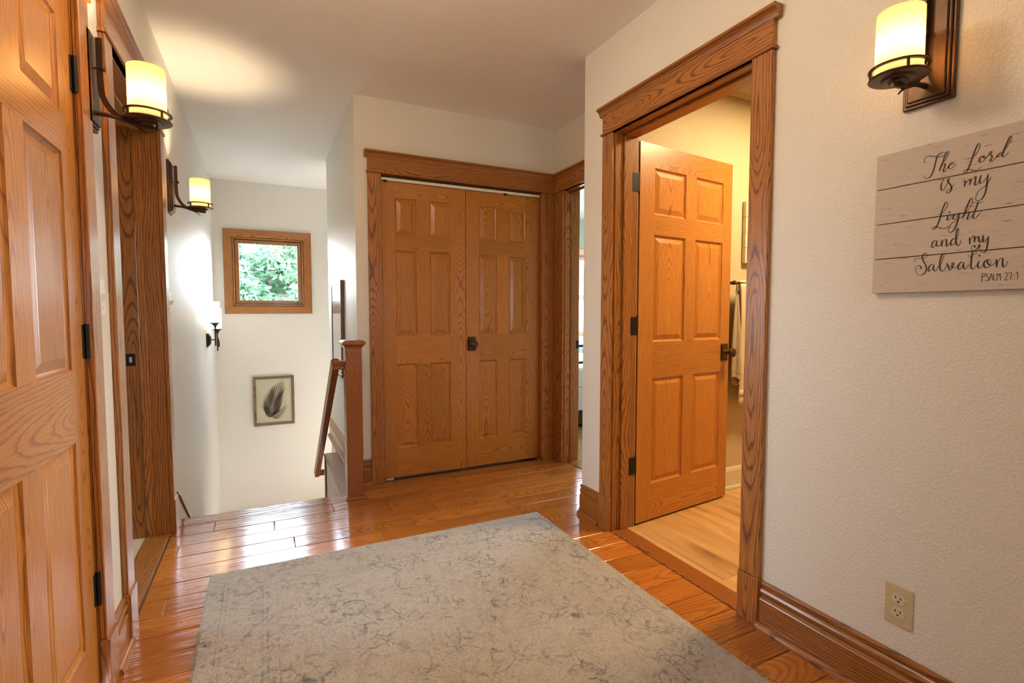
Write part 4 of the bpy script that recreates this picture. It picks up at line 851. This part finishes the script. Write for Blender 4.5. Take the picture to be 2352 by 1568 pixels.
# ------------------------------------------------------------------ lettered sign on the right wall
SGL, SGB, SGW, SGH = .872, 1.195, .378, .391      # left edge (Y), bottom (Z), width, height
sg = thing('lettered_sign', 'whitewashed plank sign with black script lettering on the right wall', 'wall sign', (XR, SGL - SGW / 2, SGB))
for i in range(4):
    m = MB(); z0 = SGB + SGH * i / 4; z1 = SGB + SGH * (i + 1) / 4
    m.box(XR - .018, XR - .0055, SGL - SGW, SGL, z0 + .0011, z1 - .0011, 'y'); m.build('plank', 'sign', sg, .0008)
m = MB(); m.box(XR - .0066, XR - .0005, SGL - SGW + .001, SGL - .001, SGB + .002, SGB + SGH - .002, 'z'); m.build('backing', 'slot', sg)
LET = [
('s',[(121.8,342.0),(117.4,345.2),(116.1,349.7),(119.4,355.7),(126.5,357.9),(136.0,355.3),(145.5,351.1),(153.6,349.4),(160.4,350.7),(163.7,353.1)]),
('s',[(164.7,355.5),(160.1,358.8),(153.3,358.7),(147.7,354.8),(145.0,348.8),(143.1,338.5),(140.2,322.9),(136.6,310.2),(131.1,302.0),(124.0,300.2),(119.7,304.0),(118.0,308.5)]),
('s',[(156.6,332.3),(163.2,337.2),(168.5,346.5),(171.5,355.0),(170.8,357.5),(167.5,357.4),(162.8,348.0),(158.8,334.4),(154.7,322.0),(152.6,312.4)]),
('s',[(154.3,319.4),(159.1,327.6),(163.5,329.1),(164.3,324.9),(161.8,316.2),(160.9,311.1),(163.2,308.9),(167.5,314.8),(173.9,323.2)]),
('s',[(173.9,322.5),(179.5,322.4),(182.4,325.6),(181.4,328.1),(177.1,327.0),(172.8,321.4),(172.5,316.2),(175.4,313.8),(180.9,315.4),(189.3,323.1)]),
('s',[(206.4,327.2),(213.8,328.4),(222.1,330.7),(228.0,336.7),(232.8,346.9),(234.3,355.3),(232.8,359.6),(229.8,357.9),(225.5,347.7),(221.9,334.6),(218.3,321.4),(213.7,305.9),(209.7,297.8),(205.6,295.5),(203.1,298.1),(204.3,301.7),(210.6,302.5),(219.2,299.6),(226.6,296.2),(232.8,296.6),(239.2,302.0)]),
('s',[(242.2,327.8),(237.7,326.5),(234.4,321.0),(234.6,315.9),(238.2,313.4),(243.2,316.2),(245.8,321.8),(243.8,327.4),(241.3,325.5),(244.0,321.6),(249.0,322.8),(251.9,325.2)]),
('s',[(250.9,323.5),(251.3,327.9),(253.6,332.9),(256.5,333.7),(257.1,331.3),(254.3,327.7),(257.4,324.3),(258.6,319.6),(255.8,314.1),(256.0,310.9),(258.9,310.8),(264.2,315.6),(268.8,320.6)]),
('s',[(277.3,326.9),(272.5,325.1),(268.3,320.7),(268.0,318.3),(269.9,317.2),(274.6,320.8),(278.3,326.6)]),
('s',[(278.3,326.6),(282.8,332.7),(288.9,344.4),(292.7,354.2),(292.6,358.9),(289.7,358.7),(285.9,348.9),(281.7,335.5),(278.4,324.1),(277.7,316.9),(280.2,314.8),(284.4,317.6),(289.3,324.2)]),
('s',[(159.1,284.6),(157.7,275.5),(157.5,267.5),(160.0,261.8),(163.9,263.4),(168.1,271.9),(172.3,280.3)]),
('d',[(161.8,287.8)]),
('s',[(169.1,274.3),(173.3,282.7),(175.3,287.6),(174.7,289.1),(172.0,287.7),(171.6,283.1),(175.8,275.5),(179.4,268.1),(180.3,261.2),(176.7,254.0),(171.1,252.5),(168.8,255.0),(170.9,259.2),(176.3,262.1),(181.7,266.2),(185.4,272.0)]),
('s',[(201.2,271.1),(205.3,276.1),(208.0,274.8),(207.7,268.4),(207.0,261.4)]),
('s',[(207.9,265.7),(212.9,273.7),(217.4,277.8),(218.6,276.3),(218.3,269.9),(217.0,263.1)]),
('s',[(218.4,267.3),(223.3,276.5),(228.3,281.1),(228.9,279.0),(228.2,270.2),(227.5,262.7),(229.7,259.6),(233.2,262.7),(237.0,269.5)]),
('s',[(239.6,281.6),(237.3,273.2),(237.1,265.6),(239.3,261.9),(244.3,265.2),(250.0,274.1)]),
('s',[(252.7,280.3),(251.7,269.9),(251.2,257.4),(250.2,244.9),(247.7,232.8),(242.0,222.5),(234.9,221.3),(231.1,225.3),(231.3,233.6),(236.0,244.1),(244.9,251.2),(252.6,259.6),(259.5,273.7)]),
('s',[(154.7,199.8),(161.4,201.2),(167.8,210.0),(172.4,219.1),(173.8,225.7),(172.4,229.4),(169.5,229.0),(165.6,221.3),(161.9,209.0),(159.5,195.5),(155.5,180.2),(150.8,168.8),(145.8,164.0),(142.3,164.5),(142.2,168.6),(146.4,171.0),(151.6,170.4),(158.6,166.7),(165.4,163.6),(171.3,163.3),(176.2,166.5),(179.4,169.0)]),
('s',[(179.1,197.2),(175.9,192.8),(174.1,186.1),(175.5,182.9),(178.7,184.4),(183.4,190.5),(187.4,193.8)]),
('d',[(178.8,202.6)]),
('s',[(196.2,196.2),(191.4,195.0),(187.5,189.8),(186.5,185.1),(187.8,183.4),(191.8,185.2),(196.4,191.3),(198.6,195.8)]),
('s',[(199.4,197.1),(197.8,187.1),(196.2,176.7),(193.4,165.4),(188.9,155.3),(183.4,151.1),(178.8,152.8),(177.8,157.9),(181.0,168.2),(187.3,176.1),(194.4,180.9),(201.5,184.6),(206.9,188.5)]),
('s',[(212.0,197.3),(218.0,203.9),(222.3,213.6),(225.0,222.6),(225.2,227.8),(222.8,229.3),(219.5,225.6),(215.3,214.0),(211.8,202.1),(209.1,192.0),(206.3,181.8)]),
('s',[(208.5,187.3),(213.0,193.3),(217.6,195.8),(219.2,193.6),(217.2,185.8),(215.5,180.4),(217.5,178.6),(222.0,183.1),(227.2,188.9)]),
('s',[(236.6,219.4),(234.0,208.6),(230.7,196.9),(228.0,186.9),(227.1,181.3),(229.1,178.8),(232.9,179.4),(238.0,186.1),(243.4,192.7)]),
('t',[(224.5,217.0),(229.8,217.4),(236.0,215.3),(242.1,215.1),(246.1,216.7)]),
('s',[(153.1,131.7),(149.6,134.2),(145.4,131.2),(143.1,124.3),(143.3,119.2),(146.4,116.8),(150.1,121.5),(152.8,128.2),(154.0,132.6)]),
('s',[(154.1,133.1),(153.4,126.1),(154.0,121.0),(156.7,118.2),(160.4,120.3),(163.5,126.9)]),
('s',[(164.5,133.8),(164.8,125.8),(165.6,117.2)]),
('s',[(165.4,122.7),(168.4,131.3),(172.5,134.8),(174.6,132.5),(174.9,124.5),(175.2,118.5),(177.8,116.7),(181.3,121.8),(184.0,126.4)]),
('s',[(193.9,132.0),(189.8,134.5),(185.5,130.2),(184.1,123.4),(185.9,118.3),(189.6,118.3),(193.4,124.2),(194.8,130.0)]),
('s',[(195.6,129.9),(198.8,142.2),(200.0,151.7),(199.3,157.7),(196.9,158.0),(195.3,149.5),(194.6,134.9),(195.5,123.0),(199.0,115.7),(202.6,117.3),(206.1,129.0)]),
('s',[(222.1,132.3),(223.3,123.5),(223.2,115.8)]),
('s',[(223.6,124.4),(226.4,132.7),(230.1,135.5),(232.1,133.8),(232.8,126.1),(232.7,119.4)]),
('s',[(233.2,126.1),(236.4,131.8),(239.8,132.8),(241.1,128.8),(241.7,122.1),(244.5,118.5),(247.4,121.4),(249.4,127.8)]),
('s',[(249.5,134.8),(249.0,127.8),(249.3,121.2),(251.7,118.0),(254.9,121.4),(258.4,127.5)]),
('s',[(259.6,131.1),(258.7,117.8),(257.4,103.4),(254.9,94.5),(250.6,92.6),(246.6,96.0),(243.8,103.7),(244.0,111.1),(243.0,113.0),(241.7,107.6),(237.5,101.3),(231.6,99.9),(227.7,103.0),(227.3,108.7),(230.6,112.4),(234.0,111.0),(234.3,107.9),(231.3,107.0)]),
('s',[(106.8,83.3),(103.2,85.0),(104.8,88.9),(111.8,91.0),(120.0,90.9),(126.9,90.9),(132.6,93.7),(134.4,98.8),(132.8,102.3),(128.7,103.4),(124.3,99.8),(122.8,93.3),(124.8,85.1),(129.8,75.3),(133.1,65.7),(132.8,57.7),(128.5,50.0),(121.8,45.8),(114.6,48.3),(109.7,55.4),(108.1,63.6),(110.8,70.2),(116.1,71.7),(120.3,68.7),(121.0,64.0),(118.2,62.2)]),
('s',[(149.3,70.3),(144.7,72.7),(139.8,67.8),(137.9,60.0),(139.2,55.3),(143.1,56.3),(147.4,63.2),(149.9,69.6)]),
('s',[(150.1,70.9),(149.0,63.1),(151.0,56.4),(154.4,54.8),(158.5,62.4),(160.5,68.7)]),
('s',[(161.8,64.7),(166.7,77.3),(170.6,90.0),(170.9,97.0),(167.6,97.4),(164.1,88.0),(162.5,73.8),(163.6,60.7),(167.7,53.8),(172.0,54.8),(176.0,62.3),(178.4,69.8)]),
('s',[(178.3,73.7),(181.9,63.1),(186.0,54.8),(189.0,60.0),(187.1,66.5),(188.0,71.6),(191.1,72.6),(192.3,69.3),(189.4,62.5),(193.3,59.4),(198.4,61.8),(202.3,67.8)]),
('s',[(212.6,70.7),(208.4,73.0),(203.9,68.3),(202.1,60.2),(203.9,55.0),(207.5,56.6),(211.8,64.5),(213.1,70.7)]),
('s',[(213.3,71.3),(212.9,63.2),(214.7,56.7),(218.3,55.2),(222.1,62.4),(223.9,67.9)]),
('s',[(229.8,96.6),(228.8,84.3),(228.3,71.9),(228.2,60.7),(230.5,54.9),(233.5,54.0),(237.7,59.9),(241.4,67.0)]),
('t',[(222.5,88.6),(224.2,85.4),(228.2,86.2),(233.0,90.7),(236.9,92.8),(239.4,91.3)]),
('s',[(244.1,72.9),(242.0,65.7),(241.7,59.6),(244.3,55.4),(248.2,57.2),(252.7,64.8)]),
('d',[(243.9,86.3)]),
('s',[(259.1,74.0),(255.4,71.9),(253.2,66.0),(254.5,58.5),(258.9,55.1),(263.6,57.8),(266.2,64.9),(264.9,72.3),(262.0,75.0),(259.7,71.5),(261.5,64.1),(266.4,60.0),(271.1,60.8),(275.6,66.5)]),
('s',[(276.2,73.6),(277.5,65.1),(277.9,54.8)]),
('s',[(278.1,62.6),(281.9,72.5),(285.9,75.1),(288.3,72.5),(288.7,62.9),(289.5,55.7),(292.3,54.3),(295.7,59.9),(297.7,68.1)]),
('t',[(251.3,41.6),(251.0,31.8),(250.6,22.0)]),
('t',[(251.3,41.0),(255.1,41.9),(257.2,38.7),(255.9,35.2),(251.6,33.6)]),
('t',[(263.4,40.2),(260.1,38.6),(259.8,34.9),(262.8,31.7),(263.9,27.3),(262.2,23.2),(259.3,23.9)]),
('t',[(265.0,24.2),(267.0,34.4),(268.2,40.4)]),
('t',[(268.2,40.4),(270.3,34.2),(272.1,24.4)]),
('t',[(266.7,30.8),(270.9,31.2)]),
('t',[(272.9,40.1),(273.7,31.6),(274.1,23.7)]),
('t',[(274.1,23.7),(278.3,24.1)]),
('t',[(279.7,23.4),(279.8,32.4),(279.7,39.7)]),
('t',[(279.7,39.7),(282.5,34.7)]),
('t',[(282.5,34.7),(285.1,39.3)]),
('t',[(285.1,39.3),(285.9,32.0),(286.7,23.0)]),
('t',[(293.5,37.5),(296.1,40.9),(298.9,38.3),(298.2,33.6),(295.3,26.7),(294.5,23.1)]),
('t',[(294.5,23.1),(299.5,23.4)]),
('t',[(300.7,39.4),(306.1,39.6)]),
('t',[(306.1,39.6),(305.4,34.3),(304.5,23.8)]),
('p',[(310.4,33.4)]),
('p',[(311.2,25.1)]),
('t',[(313.3,38.5),(316.3,40.1)]),
('t',[(316.3,40.1),(317.0,31.2),(317.3,23.0)])]
def lettering():
    m = MB(); X0 = XR - .0186
    P = lambda u, v, x=X0: (x, SGL - u * .001, SGB + v * .001)
    def disc(u, v, r):
        n = 12; pts = [P(u + r * math.cos(2 * math.pi * k / n), v + r * math.sin(2 * math.pi * k / n)) for k in range(n)]
        m.face(pts, [(0, 0)] * n)
    for kind, pts in LET:
        if kind == 'd': disc(*pts[0], 2.0); continue
        if kind == 'p': disc(*pts[0], .9); continue
        path = [(p.x, p.y) for p in smooth_path([(a, b, 0) for a, b in pts], 7)] if len(pts) > 2 else pts
        n = len(path); L = []; Rr = []
        for i, (u, v) in enumerate(path):
            a = path[max(i - 1, 0)]; b = path[min(i + 1, n - 1)]; du, dv = b[0] - a[0], b[1] - a[1]; l = math.hypot(du, dv) or 1e-6; du /= l; dv /= l
            if kind == 't': wd = 1.15
            else: wd = 1.0 + 2.1 * max(0.0, -dv) ** 1.5 + .35 * abs(du)
            if kind == 's': wd *= min(1, .55 + .45 * min(i, n - 1 - i) / 4)
            L.append((u - dv * wd / 2, v + du * wd / 2)); Rr.append((u + dv * wd / 2, v - du * wd / 2))
        for i in range(n - 1): m.face([P(*L[i]), P(*Rr[i]), P(*Rr[i + 1]), P(*L[i + 1])], [(0, 0)] * 4)
        for end in (0, -1):
            wd = math.dist(L[end], Rr[end]); disc(*path[end], wd / 2)
    o = m.build('lettering', 'ink', sg)
lettering()

# ------------------------------------------------------------------ pictures
fp = thing('fern_picture', 'framed brown fern print on cream paper at the far end of the stairwell', 'picture', (.0865, YB, -.089))
FX0, FX1, FZ0, FZ1 = -.116, .289, -.088, .448
def frame_boxes(root, x0, x1, z0, z1, y, t, wd, mat):
    m = MB()
    m.box(x0, x0 + wd, y - t, y, z0, z1, 'z'); m.box(x1 - wd, x1, y - t, y, z0, z1, 'z'); m.box(x0 + wd, x1 - wd, y - t, y, z0, z0 + wd, 'x'); m.box(x0 + wd, x1 - wd, y - t, y, z1 - wd, z1, 'x'); return m.build('frame', mat, root, .002)
frame_boxes(fp, FX0, FX1, FZ0, FZ1, YB - .001, .024, .026, 'weathered')
m = MB(); m.box(FX0 + .02, FX1 - .02, YB - .012, YB - .002, FZ0 + .02, FZ1 - .02); m.build('paper', 'paper', fp)
def fern():
    m = MB(); px0, px1, pz0, pz1 = FX0 + .026, FX1 - .026, FZ0 + .026, FZ1 - .026; y = YB - .0128
    W = px1 - px0; Hh = pz1 - pz0
    def ribbon(path, wid, jag=0.0):
        n = len(path)
        for i in range(n - 1):
            (a, b), (c, d) = path[i], path[i + 1]; dx, dz = c - a, d - b; l = math.hypot(dx, dz) or 1e-6; nx, nz = -dz / l, dx / l
            w0, w1 = wid[i], wid[i + 1]
            m.face([(a - nx * w0, y, b - nz * w0), (c - nx * w1, y, d - nz * w1), (c + nx * w1, y, d + nz * w1), (a + nx * w0, y, b + nz * w0)], [(0, 0)] * 4)
            if jag: # small leaflets along both sides
                for sg_ in (-1, 1):
                    wj = (w0 + w1) / 2 * 1.9 + .0015
                    m.face([(a, y - .0001, b), (c, y - .0001, d), (c + sg_ * nx * wj + dx * .9, y - .0001, d + sg_ * nz * wj + dz * .9)], [(0, 0)] * 3)
    def frond(base, tip, bend, npair, lens, lean, width):
        bx, bz = base; tx, tz = tip; stem = []
        for i in range(21):
            t = i / 20; q = math.sin(t * math.pi) * bend; stem.append((bx + (tx - bx) * t + q * (tz - bz), bz + (tz - bz) * t - q * (tx - bx)))
        ribbon(stem, [.0018 * (1 - .6 * i / 20) for i in range(21)])
        for k in range(npair):
            t = .05 + .90 * k / (npair - 1); i = min(19, int(t * 20)); f = t * 20 - i
            sx = stem[i][0] + (stem[i + 1][0] - stem[i][0]) * f; sz = stem[i][1] + (stem[i + 1][1] - stem[i][1]) * f
            dx, dz = stem[i + 1][0] - stem[i][0], stem[i + 1][1] - stem[i][1]; l = math.hypot(dx, dz); dx /= l; dz /= l
            L = lens(t)
            for sgn in (-1, 1):
                a = R(lean(t)) * sgn; ux, uz = dx * math.cos(a) - dz * math.sin(a), dx * math.sin(a) + dz * math.cos(a); pth = []; n = 11
                for j in range(n + 1):
                    r = j / n; cv = -sgn * .55 * r * r * .5; cx_, cz_ = ux * math.cos(cv) - uz * math.sin(cv), ux * math.sin(cv) + uz * math.cos(cv)
                    pth.append((sx + cx_ * L * r, sz + cz_ * L * r))
                wv = [max(.0006, width * L * (math.sin(min(1, r * 1.05 / n + .12) * math.pi) ** .8) * (1 - .35 * r / n)) for r in range(n + 1)]
                ribbon(pth, [w_ * .55 for w_ in wv], 1.0)
    B = (px0 + W * .375, pz0 + Hh * .10)
    frond(B, (px0 + W * .735, pz0 + Hh * .91), -.05, 15, lambda t: W * (.56 * max(.14, math.sin(math.pi * (t * .70 + .22))) * (1 - .66 * t) + .02), lambda t: 47 + 5 * math.sin(t * 11), .105)
    frond((px0 + W * .40, pz0 + Hh * .13), (px0 + W * .84, pz0 + Hh * .36), .10, 9, lambda t: W * (.20 * (1 - t) + .04), lambda t: 50, .12)
    frond((px0 + W * .37, pz0 + Hh * .12), (px0 + W * .15, pz0 + Hh * .40), .1, 7, lambda t: W * (.15 * (1 - t) + .04), lambda t: 50, .12)
    ribbon([(px0 + W * (.70 + .115 * math.sin(t * .26)), pz0 + Hh * (.30 + .030 * t)) for t in range(11)], [.0009] * 11)
    m.build('fern_print', 'fernink', fp)
fern()

gp = thing('framed_picture', 'dark framed picture hung edge-on behind the newel post on the stairwell wall', 'picture', (XS, 4.25, 1.01))
PY0, PY1, PZ0, PZ1 = 3.965, 4.535, .650, 1.385
m = MB(); x0, x1, wd = XS - .026, XS - .002, .022
m.box(x0, x1, PY0, PY0 + wd, PZ0, PZ1, 'z'); m.box(x0, x1, PY1 - wd, PY1, PZ0, PZ1, 'z'); m.box(x0, x1, PY0 + wd, PY1 - wd, PZ0, PZ0 + wd, 'y'); m.box(x0, x1, PY0 + wd, PY1 - wd, PZ1 - wd, PZ1, 'y'); m.build('frame', 'darkframe', gp, .0015)
m = MB(); m.box(XS - .022, XS - .004, PY0 + .01, PY1 - .01, PZ0 + .01, PZ1 - .01); m.build('print', 'print', gp)

# ------------------------------------------------------------------ rug
def rug():
    RX, RY = .805, 1.225; cx_, cy_ = .571, 1.270
    o_loc = (cx_, cy_, 0); m = MB(); T = .012; nu, nv = 150, 200
    rnd = random.Random(3)
    edge = lambda k: rnd.uniform(-.0035, .0035)
    us = [-RX + 2 * RX * i / nu for i in range(nu + 1)]; vs_ = [-RY + 2 * RY * j / nv for j in range(nv + 1)]
    top = {}
    for i, u in enumerate(us):
        for j, v in enumerate(vs_):
            d = min(RX - abs(u), RY - abs(v)); z = T - (.006 if d < 1e-6 else 0.0) + rnd.uniform(-.0008, .0008)
            uu, vv = u, v
            if i in (0, nu): uu += edge(0) * .5
            if j in (0, nv): vv += edge(0)
            top[i, j] = (uu, vv, z)
    V = []; idx = {}
    for k, p in top.items(): idx[k] = len(V); V.append(p)
    F = [(idx[i, j], idx[i + 1, j], idx[i + 1, j + 1], idx[i, j + 1]) for i in range(nu) for j in range(nv)]
    per = [(i, 0) for i in range(nu)] + [(nu, j) for j in range(nv)] + [(i, nv) for i in range(nu, 0, -1)] + [(0, j) for j in range(nv, 0, -1)]
    b0 = len(V); V += [(top[k][0], top[k][1], .0005) for k in per]
    for q in range(len(per)):
        r = (q + 1) % len(per); F.append((b0 + q, b0 + r, idx[per[r]], idx[per[q]]))
    F.append(tuple(b0 + q for q in reversed(range(len(per)))))
    me = bpy.data.meshes.new('area_rug'); me.from_pydata(V, [], F); me.materials.append(M['rug']); me.update()
    o = bpy.data.objects.new('area_rug', me); COL.objects.link(o); o.location = o_loc
    tag(o, 'pale distressed oriental rug with grey-blue pattern on the wood floor', 'rug')
rug()

# ------------------------------------------------------------------ bathroom things seen past the door
tb = thing('towel_bar', 'bronze towel bar on the bathroom wall beside the open door', 'towel bar', (2.95, 2.31, 1.325))
m = MB(); m.lathe([(0, 0), (.0075, 0), (.0075, .72), (0, .72)], (2.60, 2.232, 1.325), (1, 0, 0), 16); m.build('bar', 'bronze', tb)
for x in (2.615, 3.30):
    m = MB(); m.lathe([(.026, 0), (.026, .008), (.012, .012), (.009, .066), (.012, .070), (.012, .09), (0, .092)], (x, 2.31, 1.325), (0, -1, 0), 20); m.build('bar_post', 'bronze', tb)
def towel(name, label, x0, x1, yb, ztop, zbot, depth, mat, folds, over=True):
    o = thing(name, label, 'towel', ((x0 + x1) / 2, yb, zbot)); m = MB(); nU, nV = 24, 40
    def fn(u, v):
        x = x0 + (x1 - x0) * u; s = v * 2 - 1
        z = ztop - (abs(s) ** 1.0) * (ztop - zbot) * (1 if s < 0 else .82)
        if abs(s) < .03: z = ztop
        wob = math.sin(u * folds * math.pi * 2) * .008 * min(1, abs(s) * 3) + .003 * math.sin(v * 31 + u * 5)
        y = yb + (-depth if s < 0 else depth) * min(1, abs(s) * 14) + wob
        return (x + .004 * math.sin(v * 12) * abs(s), y, z)
    m.grid(fn, nU, nV); p = m.build('towel_cloth', mat, o, merge=True)
    md = p.modifiers.new('thick', 'SOLIDIFY'); md.thickness = .010; md.offset = 0
    m = MB()
    def hem(u, v):
        a = fn(u, .035 + v * .03); return (a[0], a[1] - .006, a[2])
    m.grid(hem, 24, 2); p = m.build('hem_band', mat, o, merge=True); p.modifiers.new('t', 'SOLIDIFY').thickness = .002
    return o
towel('bath_towel', 'thick beige towel folded over the bathroom towel bar', 2.668, 3.02, 2.232, 1.340, .555, .015, 'towel', 1.6)
hk = thing('towel_hook', 'small bronze S hook on the towel bar, beside the door edge', 'hook', (2.620, 2.232, 1.33))
m = MB(); m.tube(smooth_path([(2.620, 2.242, 1.322), (2.620, 2.238, 1.336), (2.620, 2.229, 1.337), (2.620, 2.218, 1.325), (2.620, 2.212, 1.300), (2.620, 2.216, 1.270), (2.620, 2.207, 1.258), (2.620, 2.198, 1.268)], 6), .0028, 8); m.build('hook_wire', 'bronze', hk)
m = MB(); m.sphere((2.620, 2.197, 1.270), .007, 12); m.build('hook_ball', 'bronze', hk)
ht = thing('hand_towel', 'narrow taupe hand towel hanging from the bathroom hook beside the door edge', 'towel', (2.620, 2.21, .70)); m = MB()
def hfn(u, v):
    a = u * 2 * math.pi; w_ = .008 + .024 * min(1, v * 1.6) ** .7; fold = 1 + .28 * math.sin(a * 4 + 1)
    return (2.620 + w_ * fold * math.cos(a), 2.207 + (.006 + .016 * min(1, v * 2)) * fold * math.sin(a), 1.262 - v * .545 - .03 * math.sin(a + 1) * v)
m.grid(hfn, 40, 24); m.build('towel_cloth', 'towel_dark', ht, merge=True)
m = MB(); m.grid(lambda u, v: (lambda p: (2.620 + (p[0] - 2.620) * 1.04, 2.207 + (p[1] - 2.207) * 1.06, p[2]))(hfn(u, .86 + v * .07)), 40, 2); m.build('hem_band', 'towel_dark', ht, merge=True)
bs = thing('plank_sign', 'small blank whitewashed plank sign on the bathroom wall above the towel bar', 'wall sign', (2.93, 2.31, 1.455))
for i in range(4):
    m = MB(); z0 = 1.457 + .0975 * i; m.box(2.768, 3.06, 2.280, 2.304, z0 + .001, z0 + .0965, 'x'); m.build('plank', 'sign_bath', bs, .001)
m = MB(); m.box(2.770, 3.058, 2.303, 2.3095, 1.458, 1.846); m.build('backing', 'weathered', bs)

# ------------------------------------------------------------------ bedroom
bed = thing('bed', 'bed with dark metal footboard and white bedding in the bedroom beyond', 'bed', (3.45, 5.2, 0))
BX0, BX1, BY0, BY1 = 2.66, 4.20, 4.16, 6.20
m = MB()
for z in (.818, .655): m.tube([(BX0, BY0, z), (BX1, BY0, z)], .013, 10)
for i in range(9): m.tube([(BX0 + .35 + i * .10, BY0, .655), (BX0 + .35 + i * .10, BY0, .818)], .006, 8)
m.build('footboard', 'black_metal', bed)
for x in (BX0, BX1):
    m = MB(); m.tube([(x, BY0, 0), (x, BY0, .84)], .017, 12); m.sphere((x, BY0, .855), .024, 12); m.build('post', 'black_metal', bed)
    m = MB(); m.tube([(x, BY1, 0), (x, BY1, .70)], .017, 12); m.build('post', 'black_metal', bed)
m = MB(); m.tube([(BX0, BY1, .68), (BX1, BY1, .68)], .013, 10); m.tube([(BX0, BY1, .50), (BX1, BY1, .50)], .013, 10); m.build('headboard', 'black_metal', bed)
m = MB(); m.box(BX0 + .03, BX1 - .03, BY0 + .03, BY1 - .02, .17, .40); m.build('bed_skirt', 'sheet', bed, .02, False, 2)
m = MB(); m.box(BX0 + .01, BX1 - .01, BY0 + .022, BY1 - .4, .39, .60); m.build('quilt', 'quilt', bed, .05, False, 3)
m = MB(); m.box(BX0 + .04, BX1 - .04, BY0 + .05, BY1 - .03, .03, .17); m.build('under_bed_shade', 'slot', bed)  # near-black block put in for the shade under the bed
for i, x in enumerate((3.05, 3.80)):
    pw = thing('pillow', ['aqua pillow lying at the head of the bed, nearer the door', 'aqua pillow lying at the head of the bed, farther from the door'][i], 'pillow', (x, 5.98, .58)); m = MB()
    m.grid(lambda u, v: (x + .32 * math.copysign(abs(math.sin((u - .5) * math.pi)) ** .7, u - .5), 5.98 + .20 * math.cos(v * 2 * math.pi) * math.cos((u - .5) * math.pi) ** .5, .72 + .11 * math.sin(v * 2 * math.pi) * math.cos((u - .5) * math.pi) ** .6), 20, 24); m.build('pillow_cover', 'pillow', pw, merge=True)

# ------------------------------------------------------------------ outside the windows
def tree(name, label, c, r, trunk_z, n, seed):
    rnd = random.Random(seed); t = thing(name, label, 'tree', (c[0], c[1], trunk_z))
    m = MB(); m.tube(smooth_path([(c[0], c[1], trunk_z), (c[0] + .1, c[1], trunk_z + 1.4), (c[0] - .05, c[1], c[2] - .2), (c[0], c[1], c[2] + r[2] * .5)], 5), [.20 - .008 * i for i in range(16)], 10)
    for k in range(8):
        a = rnd.uniform(0, 6.28); e_ = rnd.uniform(.1, .9); st = Vector((c[0], c[1], c[2] - r[2] * .5 + k * .12)); en = Vector((c[0] + r[0] * .75 * math.cos(a), c[1] + r[1] * .75 * math.sin(a), c[2] + r[2] * (e_ - .3)))
        m.tube([st, (st + en) / 2 + Vector((0, 0, .15)), en], [.06, .04, .015], 6)
    m.build('trunk', 'bark', t)
    clumps = []
    for k in range(150):
        while True:
            p = Vector((rnd.uniform(-1, 1), rnd.uniform(-1, 1), rnd.uniform(-1, 1)))
            if p.length < 1: break
        clumps.append((Vector((c[0] + p.x * r[0], c[1] + p.y * r[1], c[2] + p.z * r[2])), rnd.uniform(.22, .46)))
    m = MB()
    for k in range(n):
        cc, cr_ = rnd.choice(clumps); d = Vector((rnd.gauss(0, 1), rnd.gauss(0, 1), rnd.gauss(0, 1))).normalized() * cr_ * rnd.uniform(.55, 1.0); p = cc + d
        a = Vector((rnd.gauss(0, 1), rnd.gauss(0, 1), rnd.gauss(0, .6))).normalized(); b = a.orthogonal().normalized(); q = Matrix.Rotation(rnd.uniform(0, 6.28), 3, a); b = q @ b; L = rnd.uniform(.07, .13)
        m.face([p - a * L, p + b * L * .42 + a * .1 * L, p + a * L, p - b * L * .42 + a * .1 * L], [(0, 0)] * 4)
    m.build('foliage', 'leaf', t)
tree('garden_tree', 'leafy green tree outside the stairwell window', (.25, 15.0, 1.30), (2.4, 1.8, 2.1), -3.0, 20000, 5)
m = MB(); m.box(-25, 30, 7.5, 60, -3.2, -3.0); tag(m.build('lawn', 'lawn'), 'green lawn outside below the windows', 'lawn', None, 'stuff')
